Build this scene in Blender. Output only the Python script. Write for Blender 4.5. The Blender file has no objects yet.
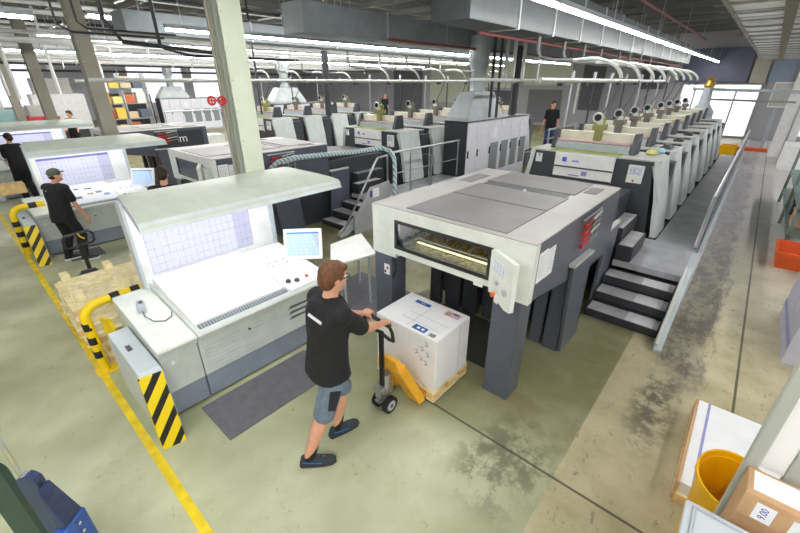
import bpy, bmesh, math, random
from mathutils import Vector, Matrix
random.seed(11)
scene = bpy.context.scene
col = scene.collection
R = math.radians

# ------------------------------------------------------------------ materials
def lin(c):
    c = c / 255.0
    return c / 12.92 if c <= 0.04045 else ((c + 0.055) / 1.055) ** 2.4
def rgb(r, g, b): return (lin(r), lin(g), lin(b), 1.0)

MATS = {}
def base_mat(name):
    m = bpy.data.materials.new(name); m.use_nodes = True
    nt = m.node_tree
    b = next(n for n in nt.nodes if n.type == 'BSDF_PRINCIPLED')
    MATS[name] = m
    return m, nt, b
def N(nt, typ, **kw):
    n = nt.nodes.new(typ)
    for k, v in kw.items(): setattr(n, k, v)
    return n
def math_n(nt, op, a, b=None, c=None):
    n = N(nt, 'ShaderNodeMath', operation=op)
    for i, v in enumerate((a, b, c)):
        if v is None: continue
        if isinstance(v, (int, float)): n.inputs[i].default_value = v
        else: nt.links.new(v, n.inputs[i])
    return n.outputs[0]
def mix_c(nt, fac, a, b):
    n = N(nt, 'ShaderNodeMix', data_type='RGBA')
    for sock, v in ((n.inputs[0], fac), (n.inputs[6], a), (n.inputs[7], b)):
        if isinstance(v, (tuple, list)): sock.default_value = v
        elif isinstance(v, (int, float)): sock.default_value = v
        else: nt.links.new(v, sock)
    return n.outputs[2]
def noise(nt, vec, scale, detail=3, rough=0.55):
    n = N(nt, 'ShaderNodeTexNoise')
    n.inputs['Scale'].default_value = scale; n.inputs['Detail'].default_value = detail
    n.inputs['Roughness'].default_value = rough
    nt.links.new(vec, n.inputs['Vector'])
    return n.outputs['Fac']
def ramp(nt, fac, lo, hi):
    n = N(nt, 'ShaderNodeMapRange'); n.clamp = True
    nt.links.new(fac, n.inputs[0]); n.inputs[1].default_value = lo; n.inputs[2].default_value = hi
    return n.outputs[0]
def M(name, c, rough=0.5, metal=0.0, var=0.07, scale=6.0, bump=0.0, bscale=60.0, spec=0.5):
    if name in MATS: return MATS[name]
    m, nt, b = base_mat(name)
    tc = N(nt, 'ShaderNodeTexCoord').outputs['Object']
    f = noise(nt, tc, scale)
    c = rgb(*c)
    lo = tuple(x * (1 - var) for x in c[:3]) + (1,)
    hi = tuple(min(1, x * (1 + var)) for x in c[:3]) + (1,)
    nt.links.new(mix_c(nt, ramp(nt, f, 0.3, 0.7), lo, hi), b.inputs['Base Color'])
    b.inputs['Roughness'].default_value = rough; b.inputs['Metallic'].default_value = metal
    b.inputs['Specular IOR Level'].default_value = spec
    if bump:
        bn = N(nt, 'ShaderNodeBump'); bn.inputs['Strength'].default_value = bump; bn.inputs['Distance'].default_value = 0.01
        nt.links.new(noise(nt, tc, bscale), bn.inputs['Height']); nt.links.new(bn.outputs[0], b.inputs['Normal'])
    return m
def glow(name, c, s):
    m, nt, b = base_mat(name)
    b.inputs['Base Color'].default_value = rgb(*c)
    b.inputs['Emission Color'].default_value = rgb(*c); b.inputs['Emission Strength'].default_value = s
    return m

CREAM = M('cream_paint', (228, 232, 226), 0.42)
WHITE = M('white_paint', (242, 243, 242), 0.4)
BODYG = M('console_body_paint', (206, 213, 210), 0.4)
PALEGREEN = M('pale_green_grey_paint', (188, 198, 186), 0.4)
LBLUE = M('pale_blue_grey_paint', (196, 206, 212), 0.4)
KICK = M('blue_grey_paint', (140, 150, 166), 0.42)
TOPGREY = M('scuffed_grey_metal', (168, 166, 168), 0.5, 0.0, 0.12, 2.5)
TOPLIGHT = M('light_grey_metal', (196, 197, 194), 0.45, 0.0, 0.08, 3)
PANELGREY = M('mid_grey_panel', (128, 126, 128), 0.42, 0.15, 0.15, 1.6)
DARK = M('charcoal_paint', (66, 70, 76), 0.38)
DARKBLUE = M('slate_blue_paint', (86, 91, 104), 0.36)
DARKER = M('dark_grey_paint', (52, 54, 60), 0.45)
BLACK = M('black_rubber', (24, 24, 26), 0.6)
SEAM = M('dark_gap', (40, 44, 48), 0.7)
STEEL = M('brushed_steel', (188, 192, 196), 0.3, 0.85)
GALV = M('galvanised_sheet', (186, 194, 198), 0.42, 0.12, 0.12, 3.5)
COVER = M('cover_grey', (176, 174, 172), 0.42, 0.1, 0.08, 2)
GALVD = M('galvanised_duct', (150, 158, 164), 0.5, 0.1, 0.12, 2.5)
PIPE = M('light_pipe', (205, 208, 205), 0.4)
PIPED = M('dark_pipe', (58, 60, 66), 0.5)
RED = M('red_paint', (196, 40, 44), 0.4)
REDPIPE = M('dull_red_pipe', (140, 76, 74), 0.5)
YELLOW = M('safety_yellow', (238, 206, 18), 0.45)
JACKY = M('jack_yellow', (232, 172, 48), 0.45, 0, 0.1, 8)
AMBER = M('amber_plastic', (232, 176, 10), 0.35)
ORANGE = M('orange_plastic', (220, 92, 32), 0.45)
WOOD = M('pale_pine', (242, 226, 182), 0.7, 0, 0.18, 9, 0.2, 40)
WOODD = M('raw_pine_block', (224, 192, 134), 0.75, 0, 0.2, 9)
CARD = M('cardboard', (196, 158, 118), 0.8, 0, 0.06, 10)
PAPER = M('white_paper', (238, 240, 244), 0.7, 0, 0.03)
BOXW = M('white_carton', (236, 237, 240), 0.65, 0, 0.03)
BLUEL = M('blue_print', (24, 86, 160), 0.5)
BLUESTRIPE = M('violet_stripe', (148, 150, 205), 0.6)
SKIN = M('skin', (214, 160, 132), 0.55, 0, 0.06, 14)
TEE = M('black_cotton', (26, 27, 31), 0.85, 0, 0.2, 20, 0.4, 25)
DENIM = M('grey_blue_denim', (108, 124, 142), 0.85, 0, 0.2, 18, 0.4, 40)
BLACKCLOTH = M('black_cloth_pocket', (36, 38, 44), 0.85)
SHOE = M('dark_work_shoe', (52, 56, 64), 0.7)
SHOEBLUE = M('blue_shoe_lace', (36, 110, 170), 0.6)
HAIR = M('reddish_brown_hair', (104, 66, 42), 0.65, 0, 0.35, 45, 0.5, 90)
HAIRD = M('dark_hair', (48, 36, 30), 0.65, 0, 0.3, 45)
CAPG = M('grey_green_cap_cloth', (96, 100, 88), 0.8)
IVORY = M('ivory_beam', (226, 224, 206), 0.5)
COLM = M('column_paint', (176, 180, 172), 0.55, 0, 0.08, 2)
COLG = M('column_flange_green', (204, 212, 192), 0.55, 0, 0.08, 2)
COLD = M('warm_grey_column', (150, 146, 134), 0.6, 0, 0.08, 2)
MATM = M('ribbed_grey_mat', (104, 104, 110), 0.75, 0, 0.12, 9, 0.3, 80)
PLAT = M('platform_tread', (176, 178, 184), 0.34, 0.05, 0.2, 3)
DOORG = M('pale_door_grey', (206, 214, 214), 0.35)
TOPG = M('tower_top_grey', (182, 184, 182), 0.45, 0, 0.1, 4)
TREAD = M('step_tread', (182, 184, 188), 0.4, 0.05, 0.25, 4)
GOLD = M('brass_fitting', (196, 160, 70), 0.35, 0.6)
LENS = M('dark_lens', (40, 44, 46), 0.2)
OLIVE = M('olive_ink_film', (134, 146, 60), 0.5)
GREENM = M('green_chain_guide', (120, 138, 132), 0.45, 0.3)
BLUEPL = M('blue_plastic', (40, 84, 168), 0.35)
NAVY = M('navy_acrylic', (54, 66, 100), 0.12)
GREENGL = M('dark_green_acrylic', (44, 76, 68), 0.12)
for m_ in (NAVY, GREENGL): next(n for n in m_.node_tree.nodes if n.type == 'BSDF_PRINCIPLED').inputs['Alpha'].default_value = 0.86
CHROME = M('chrome', (215, 218, 222), 0.12, 0.95)
GREYPL = M('grey_plastic', (176, 186, 194), 0.4)
LIDPL = M('pale_grey_lid', (206, 214, 220), 0.4)
FARBLUE = M('slate_blue_wall_panel', (92, 96, 118), 0.6, 0, 0.08, 0.6)
CLINE = M('faint_grey_print', (176, 180, 188), 0.6)

STRIP = glow('lamp_tube', (255, 253, 248), 50.0)
WINLIGHT = glow('daylight_pane', (240, 242, 255), 1.1)
FARLIT = glow('sunlit_opening', (246, 248, 255), 1.6)
LITROD = glow('warm_work_lamp', (255, 238, 180), 2.0)

def stripes(name, c1, c2, expr, period, duty=0.5, off=0.0, rough=0.45):
    """Two-colour bands: expr gives weights for object x,y,z."""
    m, nt, b = base_mat(name)
    tc = N(nt, 'ShaderNodeTexCoord').outputs['Object']
    s = N(nt, 'ShaderNodeSeparateXYZ'); nt.links.new(tc, s.inputs[0])
    t = None
    for i, w in enumerate(expr):
        if w == 0: continue
        k = math_n(nt, 'MULTIPLY', s.outputs[i], w)
        t = k if t is None else math_n(nt, 'ADD', t, k)
    t = math_n(nt, 'ADD', t, 100 * period + off)
    t = math_n(nt, 'FRACT', math_n(nt, 'DIVIDE', t, period))
    t = math_n(nt, 'LESS_THAN', t, duty)
    nt.links.new(mix_c(nt, t, rgb(*c2), rgb(*c1)), b.inputs['Base Color'])
    b.inputs['Roughness'].default_value = rough
    return m
HAZARD = stripes('hazard_stripes', (26, 26, 24), (240, 212, 20), (1.0, 0, -0.75), 0.16, 0.42, 0.02)
SLOTS = stripes('slotted_strip', (108, 118, 128), (158, 168, 176), (1, 0, 0), 0.03, 0.6)
LOUVRE = stripes('louvre_panel', (120, 126, 138), (168, 174, 186), (0, 0, 1), 0.04, 0.5)
MESHP = stripes('perforated_vent', (112, 116, 124), (150, 154, 162), (0, 0, 1), 0.05, 0.5)
TRAYM = stripes('ribbed_tray_sheet', (170, 170, 166), (252, 252, 248), (1, 0, 0), 0.9, 0.16)
CHAINM = stripes('link_chain', (126, 146, 152), (196, 212, 218), (1, 0, 0.5), 0.07, 0.35)

def screen(name, c1, c2, gx, gz, s, topbar=None):
    """Lit screen with a fine grid of rows and columns (generated coords)."""
    m, nt, b = base_mat(name)
    tc = N(nt, 'ShaderNodeTexCoord').outputs['Generated']
    sp = N(nt, 'ShaderNodeSeparateXYZ'); nt.links.new(tc, sp.inputs[0])
    u = math_n(nt, 'LESS_THAN', math_n(nt, 'FRACT', math_n(nt, 'MULTIPLY', sp.outputs[0], gx)), 0.12)
    v = math_n(nt, 'LESS_THAN', math_n(nt, 'FRACT', math_n(nt, 'MULTIPLY', sp.outputs[2], gz)), 0.10)
    g = math_n(nt, 'MAXIMUM', u, v)
    n = noise(nt, tc, 7.0)
    f = math_n(nt, 'MULTIPLY', g, ramp(nt, n, 0.35, 0.6))
    c = mix_c(nt, f, rgb(*c1), rgb(*c2))
    if topbar:
        c = mix_c(nt, math_n(nt, 'GREATER_THAN', sp.outputs[2], 0.93), c, rgb(*topbar))
        c = mix_c(nt, math_n(nt, 'MULTIPLY', math_n(nt, 'GREATER_THAN', sp.outputs[0], 0.83), 0.25), c, rgb(90, 92, 140))
    nt.links.new(c, b.inputs['Base Color']); nt.links.new(c, b.inputs['Emission Color'])
    b.inputs['Emission Strength'].default_value = s; b.inputs['Roughness'].default_value = 0.25
    return m
WALLSCREEN = screen('wall_display', (198, 199, 218), (172, 174, 202), 17, 6, 0.32, (120, 124, 190))
MONSCREEN = screen('touch_display', (160, 186, 224), (196, 212, 238), 8, 7, 0.42, (70, 130, 190))
SMALLSCREEN = screen('small_display', (206, 214, 222), (150, 160, 172), 4, 5, 0.25)

def glass_mat():
    m, nt, b = base_mat('clear_window')
    nt.nodes.remove(b)
    tr = N(nt, 'ShaderNodeBsdfTransparent'); gl = N(nt, 'ShaderNodeBsdfGlossy'); gl.inputs['Roughness'].default_value = 0.03
    fr = N(nt, 'ShaderNodeFresnel'); fr.inputs['IOR'].default_value = 1.4
    mx = N(nt, 'ShaderNodeMixShader'); nt.links.new(fr.outputs[0], mx.inputs[0]); nt.links.new(tr.outputs[0], mx.inputs[1]); nt.links.new(gl.outputs[0], mx.inputs[2])
    nt.links.new(mx.outputs[0], next(n for n in nt.nodes if n.type == 'OUTPUT_MATERIAL').inputs['Surface'])
    return m
GLASS = glass_mat()

# ------------------------------------------------------------------ mesh tools
class MB:
    def __init__(s): s.v = []; s.f = []; s.m = []; s.cur = 0
    def add(s, vs, fs):
        o = len(s.v); s.v += [tuple(v) for v in vs]
        for f in fs: s.f.append(tuple(i + o for i in f)); s.m.append(s.cur)
        return s
    def box(s, x0, y0, z0, x1, y1, z1):
        x0, x1 = sorted((x0, x1)); y0, y1 = sorted((y0, y1)); z0, z1 = sorted((z0, z1))
        v = [(x, y, z) for z in (z0, z1) for y in (y0, y1) for x in (x0, x1)]
        return s.add(v, [(0, 2, 3, 1), (4, 5, 7, 6), (0, 1, 5, 4), (2, 6, 7, 3), (0, 4, 6, 2), (1, 3, 7, 5)])
    def hexa(s, b, t):
        """b, t: four bottom and four top points in the same order."""
        return s.add(list(b) + list(t), [(3, 2, 1, 0), (4, 5, 6, 7)] + [(i, (i + 1) % 4, 4 + (i + 1) % 4, 4 + i) for i in range(4)])
    def prism(s, poly, axis, a0, a1):
        def mk(p, a):
            return {'x': (a, p[0], p[1]), 'y': (p[0], a, p[1]), 'z': (p[0], p[1], a)}[axis]
        n = len(poly)
        v = [mk(p, a0) for p in poly] + [mk(p, a1) for p in poly]
        return s.add(v, [tuple(range(n))[::-1], tuple(range(n, 2 * n))] + [(i, (i + 1) % n, n + (i + 1) % n, n + i) for i in range(n)])
    def loft(s, rings, cap=True, closed=False):
        n = len(rings[0]); v = [p for r in rings for p in r]; f = []
        k = len(rings)
        for j in range(k if closed else k - 1):
            a = j * n; b = ((j + 1) % k) * n
            f += [(a + i, a + (i + 1) % n, b + (i + 1) % n, b + i) for i in range(n)]
        if cap and not closed: f += [tuple(range(n))[::-1], tuple(range((k - 1) * n, k * n))]
        return s.add(v, f)
    def tube(s, pts, r, n=8, closed=False):
        pts = [Vector(p) for p in pts]; rings = []; k = len(pts)
        up = Vector((0, 0, 1)); prev = None
        for i, p in enumerate(pts):
            a = pts[(i - 1) % k] if (i > 0 or closed) else p; b = pts[(i + 1) % k] if (i < k - 1 or closed) else p
            t = (b - a).normalized()
            if prev is None: x = t.cross(up if abs(t.z) < 0.95 else Vector((1, 0, 0))).normalized()
            else: x = (prev - t * prev.dot(t)).normalized()
            prev = x; y = t.cross(x)
            rr = r[i] if isinstance(r, (list, tuple)) else r
            rings.append([p + x * rr * math.cos(2 * math.pi * j / n) + y * rr * math.sin(2 * math.pi * j / n) for j in range(n)])
        return s.loft(rings, True, closed)
    def cyl(s, p0, p1, r, n=12): return s.tube([p0, p1], r, n)
    def lathe(s, prof, c, n=20, sx=1, sy=1):
        rings = [[(c[0] + r * sx * math.cos(2 * math.pi * j / n), c[1] + r * sy * math.sin(2 * math.pi * j / n), c[2] + z) for j in range(n)] for r, z in prof]
        return s.loft(rings)
    def ball(s, c, r, n=12, m=8, rot=None):
        r = (r, r, r) if isinstance(r, (int, float)) else r
        rings = []
        for i in range(m + 1):
            t = math.pi * i / m; k = max(math.sin(t), 0.02)
            ring = []
            for j in range(n):
                p = Vector((r[0] * k * math.cos(2 * math.pi * j / n), r[1] * k * math.sin(2 * math.pi * j / n), -r[2] * math.cos(t)))
                if rot: p = rot @ p
                ring.append(p + Vector(c))
            rings.append(ring)
        return s.loft(rings)
    def cone(s, p0, r0, p1, r1, n=12):
        """tapered capsule"""
        p0, p1 = Vector(p0), Vector(p1); d = (p1 - p0); L = d.length
        if L < 1e-5: return s.ball(p0, max(r0, r1), n)
        d /= L; x = d.cross(Vector((0, 0, 1)) if abs(d.z) < 0.95 else Vector((1, 0, 0))).normalized(); y = d.cross(x)
        rings = []
        for i in range(5):
            t = -math.pi / 2 + (i + 0.12) / 4.12 * math.pi / 2
            rings.append((p0 + d * r0 * math.sin(t), r0 * math.cos(t)))
        for i in range(5):
            t = i / 4.12 * math.pi / 2
            rings.append((p1 + d * r1 * math.sin(t), r1 * math.cos(t)))
        return s.loft([[c + x * rr * math.cos(2 * math.pi * j / n) + y * rr * math.sin(2 * math.pi * j / n) for j in range(n)] for c, rr in rings])

def bake(name, mb, mats, origin=(0, 0, 0), smooth=False, bevel=0.0):
    me = bpy.data.meshes.new(name)
    o = Vector(origin)
    me.from_pydata([Vector(v) - o for v in mb.v], [], mb.f)
    for m in (mats if isinstance(mats, (list, tuple)) else [mats]): me.materials.append(m)
    me.polygons.foreach_set('material_index', mb.m)
    bm = bmesh.new(); bm.from_mesh(me)
    bmesh.ops.recalc_face_normals(bm, faces=bm.faces)
    bm.to_mesh(me); bm.free()
    if smooth:
        me.polygons.foreach_set('use_smooth', [True] * len(me.polygons))
        try: me.set_sharp_from_angle(angle=R(40))
        except Exception: pass
    ob = bpy.data.objects.new(name, me); col.objects.link(ob)
    if bevel:
        md = ob.modifiers.new('edge', 'BEVEL'); md.width = bevel; md.segments = 2; md.limit_method = 'ANGLE'; md.angle_limit = R(50)
    return ob
def tag(o, label, cat, group=None):
    o['label'] = label; o['category'] = cat
    if group: o['group'] = group
    return o
def thing(name, label, cat, loc, group=None):
    o = bpy.data.objects.new(name, None); col.objects.link(o); o.location = loc
    o.empty_display_size = 0.1
    return tag(o, label, cat, group)
def wloc(o):
    return Vector(o.location) + (wloc(o.parent) if o.parent else Vector((0, 0, 0)))
def part(parent, name, mb, mats, bevel=0.0, smooth=False, label=None):
    o = bake(name, mb, mats, wloc(parent), smooth, bevel); o.parent = parent
    if label: o['label'] = label
    return o
def solo(name, mb, mats, label, cat, loc=(0, 0, 0), group=None, bevel=0.0, smooth=False):
    o = bake(name, mb, mats, loc, smooth, bevel); o.location = loc
    return tag(o, label, cat, group)
def struct(name, mb, mats, loc=(0, 0, 0), bevel=0.0):
    o = bake(name, mb, mats, loc, False, bevel); o.location = loc; o['kind'] = 'structure'
    return o
def dup(root, d, label, group=None):
    def cp(o, par):
        c = o.copy(); col.objects.link(c)
        if par: c.parent = par
        for ch in [x for x in KIDS.get(o.name, [])]: cp(ch, c)
        return c
    global KIDS
    KIDS = {}
    for x in bpy.data.objects:
        if x.parent: KIDS.setdefault(x.parent.name, []).append(x)
    r = cp(root, None); r.location = Vector(root.location) + Vector(d); r['label'] = label
    if group: r['group'] = group
    return r
B = lambda *a: MB().box(*a)
def arc(cx, cz, r, a0, a1, n=10):
    return [(cx + r * math.cos(R(a0 + (a1 - a0) * i / n)), cz + r * math.sin(R(a0 + (a1 - a0) * i / n))) for i in range(n + 1)]
def letters(parent, name, txt, size, mat, mtx):
    cu = bpy.data.curves.new(name, 'FONT'); cu.body = txt; cu.size = size; cu.extrude = 0.0006; cu.align_x = 'CENTER'; cu.align_y = 'CENTER'
    ob = bpy.data.objects.new(name, cu); col.objects.link(ob)
    dg = bpy.context.evaluated_depsgraph_get(); me = bpy.data.meshes.new_from_object(ob.evaluated_get(dg))
    bpy.data.objects.remove(ob); me.materials.clear(); me.materials.append(mat)
    me.transform(Matrix.Translation(-wloc(parent)) @ mtx)
    o = bpy.data.objects.new(name, me); col.objects.link(o); o.parent = parent
    return o
DY = 5.92
# ------------------------------------------------------------------ camera, view
cam = bpy.data.objects.new('camera', bpy.data.cameras.new('camera')); col.objects.link(cam)
cam.data.sensor_width = 36; cam.data.lens = 385.65 * 36 / 800; cam.data.clip_start = 0.05; cam.data.clip_end = 200
cam.location = (0, 0, 3.0)
cam.rotation_euler = (R(90 - 25.55), 0, R(41.33 - 90))
scene.camera = cam
scene.view_settings.view_transform = 'Standard'; scene.view_settings.look = 'None'
scene.view_settings.gamma = 1; scene.view_settings.use_curve_mapping = False
scene.view_settings.exposure = 0.0
w = bpy.data.worlds.new('hall_air'); scene.world = w; w.use_nodes = True
w.node_tree.nodes['Background'].inputs[0].default_value = (0.93, 0.96, 1.0, 1)
w.node_tree.nodes['Background'].inputs[1].default_value = 0.35

# ------------------------------------------------------------------ setting
def floor_material():
    m, nt, b = base_mat('worn_concrete')
    tc = N(nt, 'ShaderNodeTexCoord').outputs['Object']
    s = N(nt, 'ShaderNodeSeparateXYZ'); nt.links.new(tc, s.inputs[0]); x, y = s.outputs[0], s.outputs[1]
    big = noise(nt, tc, 0.55, 3); mid = noise(nt, tc, 2.3, 5, 0.62); fine = noise(nt, tc, 14, 6, 0.7)
    c = mix_c(nt, ramp(nt, big, 0.35, 0.65), rgb(146, 150, 116), rgb(204, 207, 178))
    c = mix_c(nt, math_n(nt, 'MULTIPLY', ramp(nt, mid, 0.45, 0.75), 0.55), c, rgb(158, 158, 116))
    # olive sealed zone in front of the delivery and under the presses (x > 2.3, y > 0.46)
    zone = math_n(nt, 'MULTIPLY', ramp(nt, x, 2.2, 3.0), ramp(nt, y, 0.455, 0.47))
    c = mix_c(nt, math_n(nt, 'MULTIPLY', zone, math_n(nt, 'ADD', 0.55, math_n(nt, 'MULTIPLY', ramp(nt, mid, 0.35, 0.6), 0.3))), c, rgb(124, 118, 80))
    # paler bare strip beside the walkway
    lane = math_n(nt, 'LESS_THAN', y, 0.46)
    c = mix_c(nt, math_n(nt, 'MULTIPLY', lane, 0.7), c, mix_c(nt, ramp(nt, mid, 0.4, 0.65), rgb(204, 192, 158), rgb(178, 164, 126)))
    # whitish sheen of the far aisle, painted into the lane colour
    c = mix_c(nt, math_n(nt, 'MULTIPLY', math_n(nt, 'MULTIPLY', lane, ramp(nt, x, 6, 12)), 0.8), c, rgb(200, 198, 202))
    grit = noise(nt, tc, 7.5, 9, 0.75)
    # dark streaky band along the walkway, paler towards the far end
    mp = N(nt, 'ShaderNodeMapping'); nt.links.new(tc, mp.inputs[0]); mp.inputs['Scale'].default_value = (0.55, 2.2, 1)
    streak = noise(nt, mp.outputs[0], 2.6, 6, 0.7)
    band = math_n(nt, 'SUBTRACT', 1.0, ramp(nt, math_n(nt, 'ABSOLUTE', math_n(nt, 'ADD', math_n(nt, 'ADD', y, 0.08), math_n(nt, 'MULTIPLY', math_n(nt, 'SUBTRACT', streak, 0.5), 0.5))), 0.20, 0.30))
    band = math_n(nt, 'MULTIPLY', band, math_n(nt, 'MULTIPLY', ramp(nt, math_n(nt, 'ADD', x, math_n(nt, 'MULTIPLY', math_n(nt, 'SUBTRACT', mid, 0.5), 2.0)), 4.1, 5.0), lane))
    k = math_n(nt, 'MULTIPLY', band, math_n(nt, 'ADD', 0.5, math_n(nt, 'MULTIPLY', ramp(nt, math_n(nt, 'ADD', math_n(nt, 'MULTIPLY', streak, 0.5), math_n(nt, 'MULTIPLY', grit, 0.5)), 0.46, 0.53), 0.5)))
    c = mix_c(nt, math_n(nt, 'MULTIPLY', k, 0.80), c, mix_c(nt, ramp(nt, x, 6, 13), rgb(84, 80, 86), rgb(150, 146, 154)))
    mp2 = N(nt, 'ShaderNodeMapping'); nt.links.new(tc, mp2.inputs[0]); mp2.inputs['Scale'].default_value = (1.2, 3.0, 1)
    chips = ramp(nt, noise(nt, mp2.outputs[0], 4.5, 6, 0.7), 0.60, 0.66)
    c = mix_c(nt, math_n(nt, 'MULTIPLY', math_n(nt, 'MULTIPLY', chips, lane), 0.6), c, rgb(104, 96, 86))
    # scattered dark spots and scuffs
    sp = math_n(nt, 'MULTIPLY', ramp(nt, fine, 0.60, 0.70), ramp(nt, mid, 0.42, 0.6))
    c = mix_c(nt, math_n(nt, 'MULTIPLY', sp, 0.75), c, rgb(92, 90, 70))
    dx = math_n(nt, 'DIVIDE', math_n(nt, 'SUBTRACT', x, 2.35), 0.62); dy = math_n(nt, 'DIVIDE', math_n(nt, 'SUBTRACT', y, 0.85), 0.42)
    rr = math_n(nt, 'ADD', math_n(nt, 'MULTIPLY', dx, dx), math_n(nt, 'MULTIPLY', dy, dy))
    blot = math_n(nt, 'MULTIPLY', math_n(nt, 'SUBTRACT', 1.0, ramp(nt, rr, 0.2, 1.2)), ramp(nt, math_n(nt, 'ADD', math_n(nt, 'MULTIPLY', mid, 0.5), math_n(nt, 'MULTIPLY', grit, 0.5)), 0.47, 0.54))
    c = mix_c(nt, math_n(nt, 'MULTIPLY', blot, 0.7), c, rgb(92, 94, 78))
    dx = math_n(nt, 'DIVIDE', math_n(nt, 'SUBTRACT', x, 3.95), 0.75); dy = math_n(nt, 'DIVIDE', math_n(nt, 'SUBTRACT', y, 0.0), 0.22)
    rr = math_n(nt, 'ADD', math_n(nt, 'MULTIPLY', dx, dx), math_n(nt, 'MULTIPLY', dy, dy))
    blot = math_n(nt, 'MULTIPLY', math_n(nt, 'SUBTRACT', 1.0, ramp(nt, rr, 0.1, 1.3)), ramp(nt, math_n(nt, 'ADD', math_n(nt, 'MULTIPLY', mid, 0.4), math_n(nt, 'MULTIPLY', grit, 0.6)), 0.46, 0.53))
    c = mix_c(nt, math_n(nt, 'MULTIPLY', blot, 0.8), c, rgb(84, 80, 76))
    # expansion joints
    def joint(coord, pos, wd, lim=None):
        j = math_n(nt, 'LESS_THAN', math_n(nt, 'ABSOLUTE', math_n(nt, 'SUBTRACT', coord, pos)), wd)
        if lim is not None: j = math_n(nt, 'MULTIPLY', j, lim)
        return j
    j1 = joint(y, -0.62, 0.012)
    j2 = joint(x, 2.47, 0.012, math_n(nt, 'LESS_THAN', y, 1.9))
    c = mix_c(nt, math_n(nt, 'MULTIPLY', math_n(nt, 'MAXIMUM', j1, j2), 0.8), c, rgb(60, 60, 50))
    nt.links.new(c, b.inputs['Base Color'])
    nt.links.new(ramp(nt, mid, 0.2, 0.9), b.inputs['Roughness'])
    rg = N(nt, 'ShaderNodeMapRange'); nt.links.new(mid, rg.inputs[0]); rg.inputs[1].default_value = 0.3; rg.inputs[2].default_value = 0.7
    rg.inputs[3].default_value = 0.32; rg.inputs[4].default_value = 0.5
    nt.links.new(rg.outputs[0], b.inputs['Roughness'])
    return m
FX0, FX1, FY0, FY1 = -6.0, 31.0, -4.0, 44.0
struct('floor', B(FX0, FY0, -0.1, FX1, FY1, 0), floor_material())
WALLM = M('pale_hall_wall', (214, 214, 218), 0.7, 0, 0.04, 0.5)
CEILM = M('dark_hall_ceiling', (92, 92, 96), 0.8, 0, 0.1, 0.4)
struct('ceiling', B(FX0, FY0, 6.4, FX1, FY1, 6.6), CEILM)
struct('wall_far', B(FX1, FY0, 0, FX1 + 0.2, FY1, 6.4), M('grey_far_wall', (172, 172, 178), .7, 0, .06, .5))
struct('wall_left', B(FX0, FY1, 0, FX1, FY1 + 0.2, 6.4), M('lavender_grey_wall', (216, 216, 228), .7, 0, .06, .5))
struct('wall_near', B(FX0 - 0.2, FY0, 0, FX0, FY1, 6.4), WALLM)
struct('wall_right', B(FX0, FY0 - 0.2, 0, FX1, FY0, 6.4), WALLM)
# slate blue wall cladding high up at the far end, and the bright white panel under it, given its own glow
struct('trim_1', B(30.75, 1.25, 3.0, 30.98, 4.45, 4.75), FARBLUE)
struct('trim_2', B(30.8, 0.45, 2.95, 30.98, 1.15, 4.6), M('beige_wall_panel', (176, 172, 162), 0.7))
wn = 1
def window(x0, y0, z0, x1, y1, z1, axis):
    global wn
    m = MB()
    t = 0.06
    if axis == 'x':
        m.box(x0, y0, z0, x1, y0 + t, z1); m.box(x0, y1 - t, z0, x1, y1, z1); m.box(x0, y0, z0, x1, y1, z0 + t); m.box(x0, y0, z1 - t, x1, y1, z1)
        p = B((x0 + x1) / 2 - .01, y0 + t, z0 + t, (x0 + x1) / 2 + .01, y1 - t, z1 - t)
    else:
        m.box(x0, y0, z0, x0 + t, y1, z1); m.box(x1 - t, y0, z0, x1, y1, z1); m.box(x0, y0, z0, x1, y1, z0 + t); m.box(x0, y0, z1 - t, x1, y1, z1)
        p = B(x0 + t, (y0 + y1) / 2 - .01, z0 + t, x1 - t, (y0 + y1) / 2 + .01, z1 - t)
    o = struct('window_%d' % wn, m, WHITE); wn += 1
    q = bake('pane', p, FARLIT if axis == 'x' else WINLIGHT); q.parent = o
window(30.9, 0.5, 0.1, 31.0, 4.2, 2.9, 'x')
struct('trim_30', B(30.9, -0.6, 2.95, 31.0, 0.42, 4.7), M('blue_grey_far_panel', (150, 164, 184), .5))
window(30.9, -3.6, 0.3, 31.0, -0.9, 4.6, 'x')
for i in (1, 3, 4):
    window(-4 + i * 5.6, 43.9, 1.2, 0.8 + i * 5.6, 44.0, 4.6, 'y')
# roof beams across and along
bm_ = M('roof_beam_paint', (120, 120, 118), 0.7)
for i, bx in enumerate((2.7, 9.5, 16.3, 23.1)):
    struct('trim_%d' % (3 + i), B(bx - .14, FY0, 5.7, bx + .14, FY1, 6.38), bm_)
for i, by in enumerate((-0.8, 2.2, 5.15, 8.1, 11.0, 14.0, 17.0, 23, 29, 35)):
    struct('trim_%d' % (7 + i), B(FX0, by - .1, 5.3, FX1, by + .1, 5.68), bm_)
for i in range(14):
    struct('trim_%d' % (40 + i), B(3.6 + i * 1.7, FY0, 5.16, 3.66 + i * 1.7, 24, 5.3), bm_)
# yellow floor line
struct('trim_20', B(0.315, -3.5, 0.0005, 0.385, 30, 0.003), M('worn_yellow_line', (232, 204, 30), 0.55, 0, 0.22, 5))

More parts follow.
